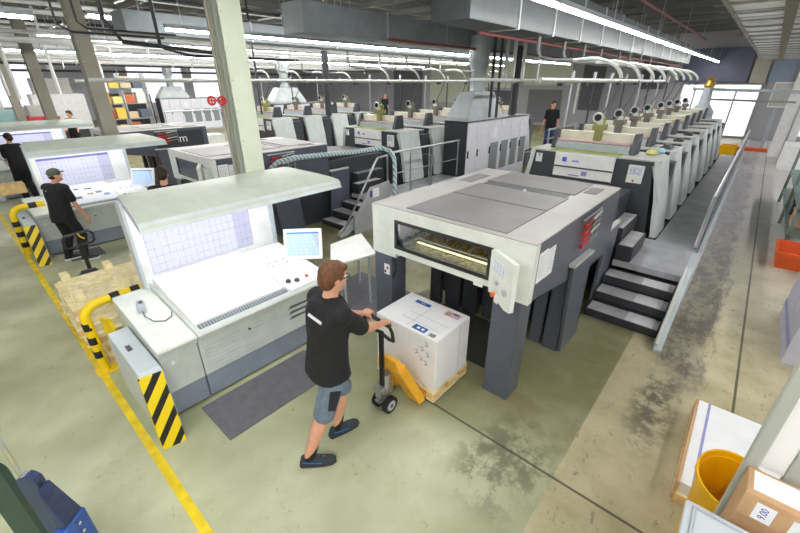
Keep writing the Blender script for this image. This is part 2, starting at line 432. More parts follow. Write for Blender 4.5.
k_ = 60
for (a, b, z0, z1, c) in ((5.2, 6.6, 2.6, 4.2, (84, 86, 96)), (6.8, 8.4, .2, 3.0, (150, 152, 158)), (8.8, 10.2, 1.2, 4.4, (96, 98, 104)), (11, 14.5, 2.8, 4.6, (206, 212, 190)), (11.5, 14, .2, 2.5, (120, 122, 126)), (15.2, 18.2, 2.6, 4.6, (214, 218, 198)), (15.5, 17.5, .3, 2.4, (88, 90, 94)), (19.5, 23.5, 1.4, 4.4, (200, 206, 188)), (24.5, 28, .4, 4.2, (110, 112, 118))):
    struct('trim_%d' % k_, B(30.9, a, z0, 30.98, b, z1), M('far_panel_%d' % k_, c, .7)); k_ += 1
# steel columns: H section, standing at the end of each console
def column(y, label, g, x=2.7):
    a = 0.14
    t = thing('steel_column', label, 'column', (x, y, 0), 'steel columns of the hall')
    part(t, 'web', B(x - a, y - 0.012, 0, x + a, y + 0.012, 5.68), COLM if g else COLD)
    for s in (-1, 1):
        part(t, 'flange', B(x - a, y + s * (a - 0.02), 0, x + a, y + s * a, 5.68), COLG if g else COLD, 0.003)
    m = MB(); m.box(x - a - .05, y - a - .05, 0, x + a + .05, y + a + .05, .02)
    part(t, 'base_plate', m, COLD)
    m = MB()
    for i in range(9): m.cyl((x - a + .03, y - a - .008, 2.3 + i * .36), (x - a + .03, y - a + .002, 2.3 + i * .36), .012, 8)
    part(t, 'bolts', m, STEEL)
    return t
column(5.15, 'pale green steel H column right behind the nearest console', True)
column(11.0, 'grey steel H column behind the console with the capped worker', False, 2.56)
column(16.8, 'grey steel H column behind the farthest console on the left', False, 2.5)
column(23.4, 'leftmost and farthest grey steel H column at the picture edge', False, 2.5)
t = thing('riser_pipe', 'thin dark riser pipe with two red handwheels clipped to nearest column', 'pipe', (2.53, 5.2, 0))
part(t, 'pipe', MB().cyl((2.51, 5.2, 0), (2.51, 5.2, 5.3), .022, 8), COLD)
for dx, dz in ((-0.07, 2.79), (0.0, 2.79)):
    m = MB(); c = (2.47 + dx * 1.2, 5.14 - dx * 1.4, dz)
    ring = [(c[0] + .045 * math.cos(i * math.pi / 6) * .7, c[1] - .045 * math.cos(i * math.pi / 6) * .7, c[2] + .045 * math.sin(i * math.pi / 6)) for i in range(12)]
    m.tube(ring, .014, 6, True); m.cyl((ring[0]), ring[6], .009, 6); m.cyl(ring[3], ring[9], .009, 6); m.cyl(c, (2.53, 5.2, dz), .012, 6)
    part(t, 'handwheel', m, RED, smooth=True, label='red handwheel')

# ------------------------------------------------------------------ inspection console
def console():
    t = thing('inspection_console', 'nearest pale inspection console, man in black T-shirt standing at its corner', 'console', (1.6, 4.0, 0), 'sheet inspection consoles')
    body = MB()
    body.prism([(3.51, .30), (3.51, .72), (3.47, .74), (3.45, .80), (4.72, .90), (4.72, .30)], 'x', .655, .995)
    part(t, 'side_cabinet', body, BODYG, .006)
    part(t, 'cabinet_kick', B(.66, 3.52, .03, .993, 4.7, .30), KICK, .004)
    body = MB()
    body.prism([(3.51, .30), (3.51, .72), (3.47, .74), (3.45, .80), (3.47, .82), (4.72, .98), (4.72, .30)], 'x', 1.005, 2.62)
    part(t, 'front_body', body, BODYG, .006)
    part(t, 'body_kick', B(1.007, 3.52, .03, 2.60, 4.7, .30), KICK, .004)
    part(t, 'plinth', B(.70, 3.58, 0, 2.56, 4.68, .03), DARKER)
    # white sloping inspection desk and the slotted strip along its front
    part(t, 'inspection_desk', MB().hexa([(1.04, 3.60, .80), (2.06, 3.60, .80), (2.06, 4.60, .93), (1.04, 4.60, .93)], [(1.04, 3.60, .862), (2.06, 3.60, .862), (2.06, 4.60, 1.04), (1.04, 4.60, 1.04)]), WHITE, .006)
    part(t, 'slotted_strip', MB().hexa([(1.06, 3.525, .80), (2.06, 3.525, .80), (2.06, 3.58, .80), (1.06, 3.58, .80)], [(1.06, 3.525, .838), (2.06, 3.525, .838), (2.06, 3.58, .850), (1.06, 3.58, .850)]), SLOTS)
    part(t, 'left_shelf', MB().hexa([(.645, 3.46, .79), (1.0, 3.46, .79), (1.0, 4.66, .89), (.645, 4.66, .89)], [(.645, 3.46, .815), (1.0, 3.46, .815), (1.0, 4.66, .915), (.645, 4.66, .915)]), CREAM, .005)
    cp = part(t, 'control_panel', MB().hexa([(2.08, 3.50, .80), (2.64, 3.50, .80), (2.64, 4.60, .92), (2.08, 4.60, .92)], [(2.08, 3.50, .845), (2.64, 3.50, .845), (2.64, 4.60, .985), (2.08, 4.60, .985)]), WHITE, .006)
    def pz(y): return .845 + (y - 3.5) * .127
    for (x, y) in ((2.16, 3.66), (2.25, 3.62)):
        part(cp, 'knob', MB().lathe([(.03, 0), (.03, .02), (.018, .035)], (x, y, pz(y)), 14), DARK)
    part(cp, 'push_button', MB().lathe([(.018, 0), (.018, .02)], (2.40, 3.63, pz(3.63)), 12), ORANGE, label='orange push button')
    m = MB()
    for i in range(3):
        for j in range(2): x = 2.2 + i * .1; y = 4.05 + j * .09; m.box(x, y, pz(y) - .01, x + .035, y + .03, pz(y + .03) + .004)
    part(cp, 'key_field', m, GREYPL)
    m = MB()
    for i in range(3): m.prism([(2.02, .47 + i * .07), (2.40, .47 + i * .07), (2.40, .485 + i * .07), (2.06, .50 + i * .07)], 'y', 3.503, 3.52)
    part(t, 'vent_slits', m, M('slit_grey', (92, 100, 106), .6))
    m = MB(); [m.box(1.05, 3.505, .36 + i * .045, 1.95, 3.512, .362 + i * .045) for i in range(7)]
    part(t, 'panel_grooves', m, M('groove_grey', (184, 192, 192), .5))
    part(t, 'lock', MB().cyl((1.53, 3.5, .60), (1.53, 3.52, .60), .014, 10), DARK)
    part(t, 'wall_plug', B(.74, 3.502, .60, .77, 3.515, .64), WHITE)
    # side wing with a sloped top
    part(t, 'side_wing', MB().prism([(3.36, .0), (3.36, .64), (3.46, .69), (4.30, .73), (4.42, .60), (4.42, .0)], 'x', .46, .64), LBLUE, .008)
    part(t, 'wing_handle', B(.51, 3.86, .708, .55, 3.96, .718), DARK)
    # light wall with the display
    m = MB(); m.box(.985, 4.62, .9, 1.08, 4.74, 1.9); m.box(2.30, 4.62, .9, 2.58, 4.74, 1.9); m.box(1.08, 4.62, 1.62, 2.30, 4.74, 1.9); m.box(1.08, 4.66, .9, 2.30, 4.74, 1.62); m.box(1.08, 4.62, .9, 2.30, 4.66, 1.045)
    wl = part(t, 'light_wall', m, WHITE)
    part(wl, 'display', B(1.085, 4.635, 1.05, 2.295, 4.655, 1.615), WALLSCREEN)
    part(t, 'wall_post', B(.955, 4.60, .85, .985, 4.76, 1.9), LBLUE, .004)
    part(t, 'wall_post', B(2.58, 4.60, .85, 2.64, 4.76, 1.9), LBLUE, .004)
    # canopy: rolled front, flat underside
    prof = [(3.95, 1.745), (3.955, 1.80), (3.975, 1.84), (4.08, 1.875), (4.25, 1.91), (4.45, 1.935), (4.65, 1.95), (4.80, 1.94), (4.80, 1.88), (4.4, 1.84), (4.1, 1.775)]
    def xl(y): return .925 + (y - 3.95) * .105
    def xr(y): return 3.31 - .30 * (1 - (1 - min(1, (y - 3.94) / .75)) ** 1.5)
    c = MB(); ra = []
    for k in (0, .02, .97, 1):
        ra.append([(xl(y) + (xr(y) - xl(y)) * k, y, z) for y, z in prof])
    c.loft(ra)
    cn = part(t, 'canopy', c, PALEGREEN, smooth=True)
    part(cn, 'lip', MB().hexa([(.922, 3.945, 1.738), (3.318, 3.945, 1.738), (3.318, 3.955, 1.738), (.922, 3.955, 1.738)], [(.932, 3.966, 1.84), (3.22, 3.966, 1.84), (3.22, 3.985, 1.84), (.932, 3.985, 1.84)]), LBLUE)
    part(cn, 'end_cap', MB().loft([[(xl(y) - .012, y, z - .004) for y, z in prof], [(xl(y), y, z - .004) for y, z in prof]]), LBLUE)
    part(cn, 'lamp_cover', MB().hexa([(1.1, 4.2, 1.79), (2.9, 4.2, 1.79), (2.9, 4.58, 1.84), (1.1, 4.58, 1.84)], [(1.1, 4.2, 1.83), (2.9, 4.2, 1.83), (2.9, 4.58, 1.87), (1.1, 4.58, 1.87)]), glow('console_lamp', (246, 248, 255), 3.0))
    # touch monitor on an arm, turned to the operator
    ctr = Vector((2.66, 4.02, 1.10)); n = Vector((-.63, -.68, .38)).normalized(); u = Vector((.735, -.678, 0)).normalized(); v = n.cross(u)
    if v.z < 0: v = -v
    def slab(w, h, d0, d1):
        def q(a, b, d): return ctr + u * a + v * b + n * d
        return MB().hexa([q(-w, -h, d0), q(w, -h, d0), q(w, h, d0), q(-w, h, d0)], [q(-w, -h, d1), q(w, -h, d1), q(w, h, d1), q(-w, h, d1)])
    mo = part(t, 'monitor', slab(.245, .20, -.04, 0), WHITE, .008)
    part(mo, 'screen', slab(.205, .155, -.002, .003), MONSCREEN)
    part(mo, 'monitor_arm', MB().tube([ctr - n * .04, ctr - n * .12 - v * .1, (2.60, 4.3, .95)], .022, 8), GREYPL)
    return t
con1 = console()
con2 = dup(con1, (0, DY, 0), 'pale inspection console in front of the worker in a cap')
con3 = dup(con1, (0, 2 * DY, 0), 'farthest pale inspection console at the left edge of the hall')
for dy, lb in ((0, 'yellow plate with black slanted stripes on the nearest console corner'), (DY - .12, 'yellow striped plate on the console corner beside the capped worker')):
    t = thing('hazard_plate', lb, 'bumper', (.5, 3.25 + dy, 0), 'striped corner guards')
    part(t, 'striped_face', MB().hexa([(.415, 3.20 + dy, 0.0), (.60, 3.17 + dy, 0.0), (.60, 3.19 + dy, 0), (.415, 3.22 + dy, 0)], [(.435, 3.335 + dy, .72), (.615, 3.305 + dy, .72), (.615, 3.325 + dy, .72), (.435, 3.355 + dy, .72)]), HAZARD)
    part(t, 'side_flange', MB().hexa([(.415, 3.22 + dy, 0), (.435, 3.22 + dy, 0), (.435, 3.30 + dy, 0), (.415, 3.30 + dy, 0)], [(.435, 3.355 + dy, .72), (.45, 3.355 + dy, .72), (.45, 3.359 + dy, .72), (.435, 3.359 + dy, .72)]), YELLOW)

# handheld meter with its cable on the left shelf
t = thing('handheld_meter', 'small grey handheld meter with a curled cable on nearest console', 'meter', (.80, 4.27, .885))
m = MB().hexa([(.745, 4.18, .880), (.815, 4.16, .880), (.855, 4.36, .896), (.785, 4.38, .896)], [(.75, 4.185, .925), (.81, 4.165, .925), (.85, 4.355, .935), (.79, 4.375, .935)])
part(t, 'case', m, GREYPL, .006)
part(t, 'keypad', MB().hexa([(.79, 4.29, .928), (.825, 4.28, .928), (.835, 4.34, .932), (.80, 4.35, .932)], [(.79, 4.29, .934), (.825, 4.28, .934), (.835, 4.34, .938), (.80, 4.35, .938)]), DARK)
part(t, 'cable', MB().tube([(.78, 4.18, .90), (.77, 4.08, .88), (.80, 3.95, .866), (.88, 3.88, .86), (.96, 3.92, .863), (.985, 4.0, .87)], .005, 6), PIPED, smooth=True)
for dy, lb in ((DY, 'black pocket calculator on the left shelf of the second console'),):
    solo('calculator', B(.74, 3.95 + dy, .862, .86, 4.15 + dy, .885), BLACK, lb, 'calculator', (.8, 4.05 + dy, .862), bevel=.006)
# printed sheet on the second console
t = thing('printed_sheet', 'printed colour sheet lying on the desk in front of the cap wearer', 'sheet', (1.55, 4.1 + DY, .95))
def deskz(y): return .862 + (y - DY - 3.60) * .178
def on_desk(x0, y0, x1, y1, e): return MB().hexa([(x0, y0, deskz(y0) + e), (x1, y0, deskz(y0) + e), (x1, y1, deskz(y1) + e), (x0, y1, deskz(y1) + e)], [(x0, y0, deskz(y0) + e + .002), (x1, y0, deskz(y0) + e + .002), (x1, y1, deskz(y1) + e + .002), (x0, y1, deskz(y1) + e + .002)])
part(t, 'sheet', on_desk(1.15, 3.66 + DY, 2.0, 4.45 + DY, .001), PAPER)
for i, (x, y, wd, h, c) in enumerate(((1.28, 4.15, .1, .12, (190, 120, 100)), (1.45, 4.3, .08, .05, (40, 50, 60)), (1.62, 4.25, .12, .06, (70, 70, 80)), (1.75, 3.98, .1, .1, (120, 140, 110)), (1.34, 3.82, .14, .12, (90, 120, 170)), (1.6, 3.95, .1, .08, (190, 160, 110)), (1.85, 3.8, .1, .12, (150, 170, 200)))):
    part(t, 'print', on_desk(x, y + DY, x + wd, y + h + DY, .0035), M('print_%d' % i, c, .6))
solo('floor_mat', B(.86, 2.85, 0.0005, 2.12, 3.45, .012), MATM, 'grey rubber standing mat on the floor in front of nearest console', 'mat', (1.5, 3.15, 0), bevel=.004)
solo('floor_mat', B(.86, 2.9 + DY, 0.0005, 1.4, 3.4 + DY, .012), MATM, 'brown grey mat under the shoes of the worker in a cap', 'mat', (1.1, 3.15 + DY, 0), bevel=.004)
# ------------------------------------------------------------------ press delivery
def delivery():
    t = thing('press_delivery', 'nearest grey topped delivery unit with lit window, beside white boxes on pallet', 'machine', (4.2, 2.07, 0), 'sheet delivery units')
    y0, y1, x0, x1 = 1.10, 3.04, 2.98, 5.55
    m = MB()
    m.box(x0, y0, 1.64, 3.06, y1, 1.765); m.box(x0, y0, 1.19, 3.06, 1.50, 1.64); m.box(x0, 2.69, 1.19, 3.06, y1, 1.64); m.box(x0, 1.50, 1.24, 3.06, 2.69, 1.32)
    part(t, 'front_panel', m, CREAM)
    part(t, 'bottom_lip', B(2.965, 1.56, 1.215, 2.99, 1.66, 1.262), CREAM, .004)
    tp = part(t, 'top_cover', MB().box(x0 + .005, y0 + .004, 1.762, x1, y1 - .004, 1.775), COVER)
    part(tp, 'top_panel', B(3.06, 1.42, 1.775, 3.93, 2.60, 1.784), PANELGREY, .003)
    part(tp, 'top_panel', B(3.95, 1.42, 1.775, 4.58, 2.60, 1.784), PANELGREY, .003)
    part(tp, 'top_panel', B(4.78, 1.42, 1.775, 5.50, 2.60, 1.784), PANELGREY, .003)
    part(tp, 'dark_slot', B(4.60, 1.46, 1.775, 4.76, 2.56, 1.780), DARK)
    m = MB(); [m.box(4.98 + i * .04, 1.24, 1.775, 5.005 + i * .04, 1.39, 1.781) for i in range(9)]
    part(tp, 'vent_grille', m, M('vent_grey', (140, 140, 140), .5))
    m = MB(); [m.box(4.55 + i * .05, 2.72, 1.775, 4.58 + i * .05, 2.92, 1.781) for i in range(11)]
    part(tp, 'vent_grille', m, M('vent_grey', (140, 140, 140), .5))
    part(tp, 'catch', MB().ball((4.55, 1.95, 1.79), .02, 10, 6), PAPER)
    # window in a dark frame with the sheet gripper bars inside
    m = MB(); m.box(2.972, 1.49, 1.61, 3.0, 2.70, 1.645); m.box(2.972, 1.49, 1.31, 3.0, 1.535, 1.61); m.box(2.972, 2.672, 1.31, 3.0, 2.70, 1.61); m.box(2.972, 1.535, 1.31, 3.0, 2.672, 1.335)
    wf = part(t, 'window_frame', m, M('dark_green_frame', (44, 50, 48), .4))
    part(wf, 'window_pane', B(2.984, 1.535, 1.335, 2.988, 2.672, 1.61), GLASS)
    part(t, 'inner_shell', MB().box(3.06, 1.30, 1.20, 5.4, 1.33, 1.75).box(3.06, 2.82, 1.2, 5.4, 2.85, 1.75).box(3.98, 1.33, 1.2, 4.0, 2.82, 1.75).box(3.06, 1.33, 1.725, 3.98, 2.82, 1.745), DARK)
    part(t, 'sheet_pile', B(3.1, 1.45, 1.22, 3.95, 2.72, 1.30), M('printed_pile', (206, 206, 188), .5, 0, .5, 22))
    gb = part(t, 'gripper_bar', MB().cyl((3.24, 1.40, 1.39), (3.24, 2.76, 1.39), .014, 10).cyl((3.40, 1.40, 1.45), (3.40, 2.76, 1.45), .025, 10), STEEL, smooth=True)
    m = MB()
    for i in range(22): yy = 1.46 + i * .058; m.hexa([(3.25, yy, 1.385), (3.39, yy, 1.43), (3.39, yy + .022, 1.43), (3.25, yy + .022, 1.385)], [(3.25, yy, 1.405), (3.39, yy, 1.465), (3.39, yy + .022, 1.465), (3.25, yy + .022, 1.405)])
    part(gb, 'gripper', m, GOLD)
    part(t, 'work_lamp', B(3.20, 1.45, 1.345, 3.215, 2.55, 1.36), LITROD)
    part(t, 'inner_arm', MB().tube([(3.05, 2.62, 1.36), (3.5, 2.45, 1.52), (3.9, 2.40, 1.55)], .02, 8), STEEL)
    # sides
    for ya, yb in ((y0, y0 + .03), (y1 - .03, y1)):
        part(t, 'side_panel', MB().prism([(3.06, 1.19), (3.06, 1.762), (5.55, 1.762), (5.55, .88), (4.6, .92), (3.2, 1.19)], 'y', ya, yb), DARK if ya > 2 else DARKBLUE, .004)
    m = MB(); m.box(3.075, y0 - .004, 1.37, 3.26, y0, 1.665); m.box(3.27, y0 - .004, 1.36, 3.44, y0, 1.645)
    ns = part(t, 'notice_sheet', m, PAPER)
    m = MB()
    for i in range(7):
        for a in (3.10, 3.29): m.box(a, y0 - .005, 1.62 - i * .033, a + .13, y0 - .0035, 1.626 - i * .033)
    part(ns, 'print', m, CLINE)
    # red air valves in a small frame on the side
    m = MB(); m.cyl((4.66, 1.07, 1.38), (4.66, 1.07, 1.72), .012, 8); m.cyl((4.06, 1.07, 1.72), (4.68, 1.07, 1.72), .012, 8); m.cyl((4.5, 1.07, 1.36), (4.5, 1.07, 1.7), .01, 8)
    vr = part(t, 'valve_rack', m, STEEL)
    for i in range(4):
        z = 1.42 + i * .075
        part(vr, 'valve', MB().cyl((4.10 + .03 * (i % 2), 1.06, z), (4.24, 1.06, z), .020, 10).cyl((4.24, 1.06, z), (4.36, 1.06, z + .02), .010, 8), RED, smooth=True)
    for i in range(4):
        z = 1.44 + i * .075
        part(vr, 'air_line', MB().cyl((4.36, 1.055, z), (4.64, 1.055, z + .03), .012, 8), PIPE if i % 2 else GREENM)
    # posts
    for ya, yb in ((1.17, 1.45), (2.77, 3.04)):
        part(t, 'post', MB().prism([(3.0, ya), (3.0, yb), (3.26, yb), (3.26, ya)], 'z', 0, 1.22), DARKBLUE, .008)
    sw = part(t, 'switch_plate', B(2.992, 2.80, .93, 3.0, 2.88, 1.06), PAPER, label='white switch plate with red and black switches')
    part(sw, 'switch', MB().box(2.985, 2.815, 1.0, 2.994, 2.84, 1.03), RED); part(sw, 'switch', MB().box(2.985, 2.85, .95, 2.994, 2.87, .98), BLACK)
    # angled operator panel on the right front
    a0, a1 = Vector((2.90, 1.47, 0)), Vector((2.73, 1.16, 0)); d = (a1 - a0).normalized(); n = Vector((d.y, -d.x, 0)).normalized()
    if n.x > 0: n = -n
    def pt(s, z, o): p = a0 + (a1 - a0) * s + n * o; return (p.x, p.y, z)
    def face(pts, o0, o1):
        k = len(pts); mm = MB(); mm.loft([[pt(s, z, o0) for s, z in pts], [pt(s, z, o1) for s, z in pts]]); return mm
    op = part(t, 'operator_panel', face([(0, 1.30), (0, 1.66), (.12, 1.68), (1, 1.66), (1, 1.20), (.78, 1.19), (.3, 1.24)], -.05, 0), CREAM, .006)
    part(op, 'panel_arm', MB().hexa([(2.90, 1.28, 1.28), (3.0, 1.28, 1.28), (3.0, 1.42, 1.28), (2.90, 1.42, 1.28)], [(2.90, 1.28, 1.6), (3.0, 1.28, 1.6), (3.0, 1.42, 1.6), (2.90, 1.42, 1.6)]), CREAM)
    part(op, 'display', face([(.14, 1.49), (.14, 1.61), (.62, 1.60), (.62, 1.47)], -.001, .004), SMALLSCREEN)
    part(op, 'dial', MB().cyl(pt(.42, 1.40, 0), pt(.42, 1.40, .015), .022, 12), GREYPL)
    part(op, 'dial', MB().cyl(pt(.75, 1.36, 0), pt(.75, 1.36, .015), .03, 12), GREYPL)
    part(op, 'emergency_stop', MB().cyl(pt(.32, 1.27, 0), pt(.32, 1.27, .03), .024, 12), M('orange_red', (226, 110, 30), .4))
    part(op, 'tag', face([(.36, 1.20), (.36, 1.28), (.52, 1.28), (.52, 1.20)], .001, .005), PAPER)
    # inner tower of the pile lift, floor plate, side guards
    m = MB(); m.box(4.2, 2.55, 0, 4.32, 2.80, 1.2); m.box(4.2, 2.28, 0, 4.32, 2.50, 1.2); m.box(4.6, 1.3, 0, 5.5, 3.0, 1.2)
    part(t, 'lift_tower', m, DARKER, .006)
    part(t, 'back_panel', MB().box(4.36, 1.45, .18, 4.40, 2.26, 1.2).box(4.36, 2.26, .1, 4.40, 3.0, 1.2), M('dark_back_panel', (62, 64, 70), .45), .004)
    part(t, 'lift_frame', B(4.12, 2.84, 0, 4.20, 3.02, 1.19), DARKER, .006)
    part(t, 'lift_guide', MB().box(4.24, 1.55, .0, 4.30, 2.2, 1.1), DARK, .006)
    part(t, 'floor_plate', B(3.3, 1.5, 0, 4.18, 2.76, .02), M('worn_dark_plate', (70, 70, 66), .45, .3, .2, 5))
    g = part(t, 'side_guard', MB().prism([(4.17, .0), (4.0, 1.24), (4.62, 1.22), (4.74, 0)], 'y', 1.05, 1.09), DARKBLUE, .006)
    part(g, 'guard_rim', MB().prism([(3.96, 1.225), (3.96, 1.26), (4.62, 1.235), (4.62, 1.20)], 'y', 1.03, 1.095), TOPLIGHT)
    part(t, 'side_guard', B(4.17, 1.32, 0, 4.21, 1.46, 1.1), DARKBLUE, .006)
    g = part(t, 'side_guard', B(4.15, 1.10, 0, 4.20, 1.28, 1.16), DARKBLUE, .006)
    part(g, 'notice', B(4.146, 1.13, 1.02, 4.15, 1.22, 1.14), PAPER)
    part(t, 'cable', MB().tube([(2.99, 2.72, 1.2), (3.0, 2.70, 1.08), (3.05, 2.74, 1.0), (3.02, 2.76, .9)], .012, 6), BLACK)
    return t
d1 = delivery()
d2 = dup(d1, (0, DY, 0), 'pale topped delivery unit behind the steel column and seated worker')
d3 = dup(d1, (0, 2 * DY, 0), 'farthest delivery unit, beyond the farthest monitor and the canopy')

# white board table left of the delivery
t = thing('sheet_table', 'white topped sheet table between nearest console monitor and delivery', 'table', (3.42, 4.05, 0))
part(t, 'table_top', MB().prism([(2.80, 3.66), (3.27, 4.24), (3.90, 4.25), (3.48, 3.50)], 'z', .82, .85), WHITE, .005)
for x, y in ((3.02, 3.66), (3.45, 3.62), (3.32, 4.12), (3.76, 4.18)): part(t, 'leg', MB().cyl((x, y, 0), (x, y, .82), .018, 8), GREYPL)
solo('floor_mat', B(2.95, 3.35, .0005, 4.1, 4.5, .012), MATM, 'grey standing mat on the floor under the white sheet table', 'mat', (3.1, 4, 0), bevel=.004)

# ------------------------------------------------------------------ operator stairs, platform, railing
def stairs():
    t = thing('platform_stairs', 'dark four step stairs up to the nearest press platform', 'stairs', (5.7, .7, 0), 'platform stairs')
    for i, (xa, xb, z) in enumerate(((5.25, 5.62, .12), (5.56, 5.92, .265), (5.87, 6.185, .41))):
        if i < 3:
            st = part(t, 'step', B(xa, .22, z - .11, xb, 1.12, z), DARKER, .004)
            part(st, 'tread', B(xa + .015, .24, z, xb - .04, 1.10, z + .004), TREAD)
            part(st, 'grip_pad', B(xa + .02, .30, z + .004, xb - .05, .62, z + .007), M('pale_grip_pad', (214, 216, 220), .5, 0, .1, 20))
    part(t, 'riser_panel', MB().prism([(5.3, .0), (5.3, .05), (5.6, .15), (6.18, .42), (6.18, 0)], 'y', .24, 1.10), SEAM)
    part(t, 'stringer', MB().prism([(4.95, 0), (4.93, .05), (6.17, .66), (6.185, .66), (6.185, .42), (5.15, 0)], 'y', .12, .205), LBLUE, .006)
    part(t, 'stringer_tube', MB().tube([(4.98, .19, .09), (6.20, .19, .70)], .022, 8), PIPE)
    sg = part(t, 'side_panel', MB().prism([(5.55, .0), (5.62, 1.18), (6.17, 1.14), (6.17, .3), (5.9, 0)], 'y', 1.13, 1.17), DARKBLUE, .005)
    part(sg, 'panel_rim', B(5.61, 1.12, 1.15, 6.17, 1.18, 1.185), TOPLIGHT)
    return t
st1 = stairs()
st2 = dup(st1, (0, DY, 0), 'dark steps with a tilted handrail beyond the nearest canopy tip')
def platform(dy, x1, lb):
    t = thing('press_platform', lb, 'platform', ((6.2 + x1) / 2, .5 + dy, 0), 'press platforms')
    part(t, 'deck', MB().box(6.19, .22 + dy, .46, x1, .78 + dy, .55).box(6.19, .78 + dy, .46, 7.54, 1.1 + dy, .55), PLAT)
    part(t, 'edge_fascia', B(6.22, .12 + dy, .0, x1, .22 + dy, .55), LBLUE)
    part(t, 'under_frame', B(6.3, .24 + dy, 0, x1 - .1, .76 + dy, .46), SEAM)
    s1 = part(t, 'block_step', B(6.22, .88 + dy, .55, 7.04, 1.10 + dy, .79), DARKER, .005); part(s1, 'tread', B(6.24, .90 + dy, .79, 7.02, 1.09 + dy, .794), TREAD)
    s2 = part(t, 'block_step', B(6.42, 1.11 + dy, .0, 7.35, 1.32 + dy, .98), DARKER, .005); part(s2, 'tread', B(6.44, 1.12 + dy, .98, 7.33, 1.31 + dy, .984), TREAD)
    return t
platform(0, 19.2, 'grey steel walkway platform along the nearest press towers')
platform(DY, 9.4, 'grey steel walkway platform of the second press line')
def railing():
    t = thing('platform_railing', 'long grey railing panel running along the nearest platform edge', 'railing', (12, .2, .55), 'platform railings')
    part(t, 'handrail', MB().tube([(7.0, .20, .75), (7.6, .20, 1.38), (19.0, .20, 1.46)], .026, 8), STEEL, smooth=True)
    part(t, 'handrail_shadow_bar', MB().tube([(7.1, .20, .70), (7.9, .20, 1.1), (19.0, .20, 1.2)], .02, 8), DARK)  # dark bar running parallel under the handrail
    part(t, 'infill_panel', MB().prism([(7.3, .56), (7.9, 1.1), (19.0, 1.18), (19.0, .56)], 'y', .165, .175), M('blue_grey_infill', (92, 102, 116), .3, .3))
    for i in range(9): part(t, 'post', MB().cyl((7.7 + i * 1.4, .20, .552), (7.7 + i * 1.4, .20, 1.38), .02, 8), STEEL)
    return t
railing()

# second press: thin tube railing and handrail
t = thing('tube_railing', 'silver tube railing above the second platform, left of the exhaust cabinet', 'railing', (8.2, 6.12, .55), 'tube railings')
part(t, 'top_rail', MB().tube([(6.7, 6.12, 1.55), (9.45, 6.12, 1.55)], .025, 8), STEEL, smooth=True)
part(t, 'mid_rail', MB().tube([(6.7, 6.12, 1.06), (9.45, 6.12, 1.06)], .012, 8), STEEL)
for x in (6.75, 8.1, 9.4): part(t, 'post', MB().cyl((x, 6.12, .6), (x, 6.12, 1.55), .02, 8), STEEL)
t = thing('stair_handrail', 'tilted silver handrail rising over the second stairs', 'handrail', (5.6, 6.1, 0), 'tube railings')
part(t, 'rail', MB().tube([(5.02, 6.06, .05), (6.1, 6.08, 1.42), (6.2, 6.1, 1.5), (6.5, 6.1, 1.52)], .022, 8), STEEL, smooth=True)
part(t, 'post', MB().cyl((6.5, 6.1, .55), (6.5, 6.1, 1.52), .02, 8), STEEL)
t = thing('gate_rail', 'small silver tube gate crossing the drive side walkway behind delivery', 'gate', (7.3, 5.6, 0), 'tube railings')
part(t, 'frame', MB().tube([(7.2, 6.0, .3), (7.2, 6.0, 1.5), (7.3, 5.45, 1.5), (7.3, 5.45, .3)], .02, 8), STEEL)
# chain guide sweeping over the stairs
t = thing('cable_chain', 'pale blue grey cable chain arching from second delivery over its stairs', 'cable chain', (5.2, 6.4, 1.7))
def band(pts, wd, th):
    m = MB(); rings = []
    for x, y, z in pts: rings.append([(x - .0, y - wd, z - th), (x, y + wd, z - th), (x, y + wd, z + th), (x, y - wd, z + th)])
    return m.loft(rings)
part(t, 'chain', MB().tube([(4.0, 6.95, 1.30), (4.02, 6.85, 1.50), (4.1, 6.72, 1.62), (4.35, 6.55, 1.68), (5.0, 6.35, 1.69), (5.6, 6.2, 1.68), (6.0, 6.1, 1.70), (6.2, 5.98, 1.72), (6.32, 5.85, 1.66), (6.38, 5.78, 1.5), (6.38, 5.76, 1.2), (6.36, 5.76, .4)], .05, 8), CHAINM, smooth=True)
t = thing('walkway_barrier', 'grey guard panel with a small taped notice beside the second stairs', 'barrier', (6.0, 6.0, 0))
part(t, 'panel', MB().prism([(5.25, 0), (5.25, 0.35), (5.75, .95), (6.35, 1.0), (6.35, 0)], 'y', 5.90, 5.94), M('pale_guard', (170, 172, 176), .45), .005)
nt_ = part(t, 'notice', B(5.80, 5.892, .72, 6.0, 5.9, .92), PAPER); part(nt_, 'print', B(5.72, 5.894, .74, 5.80, 5.9, .88), M('violet_print', (80, 76, 140), .6))

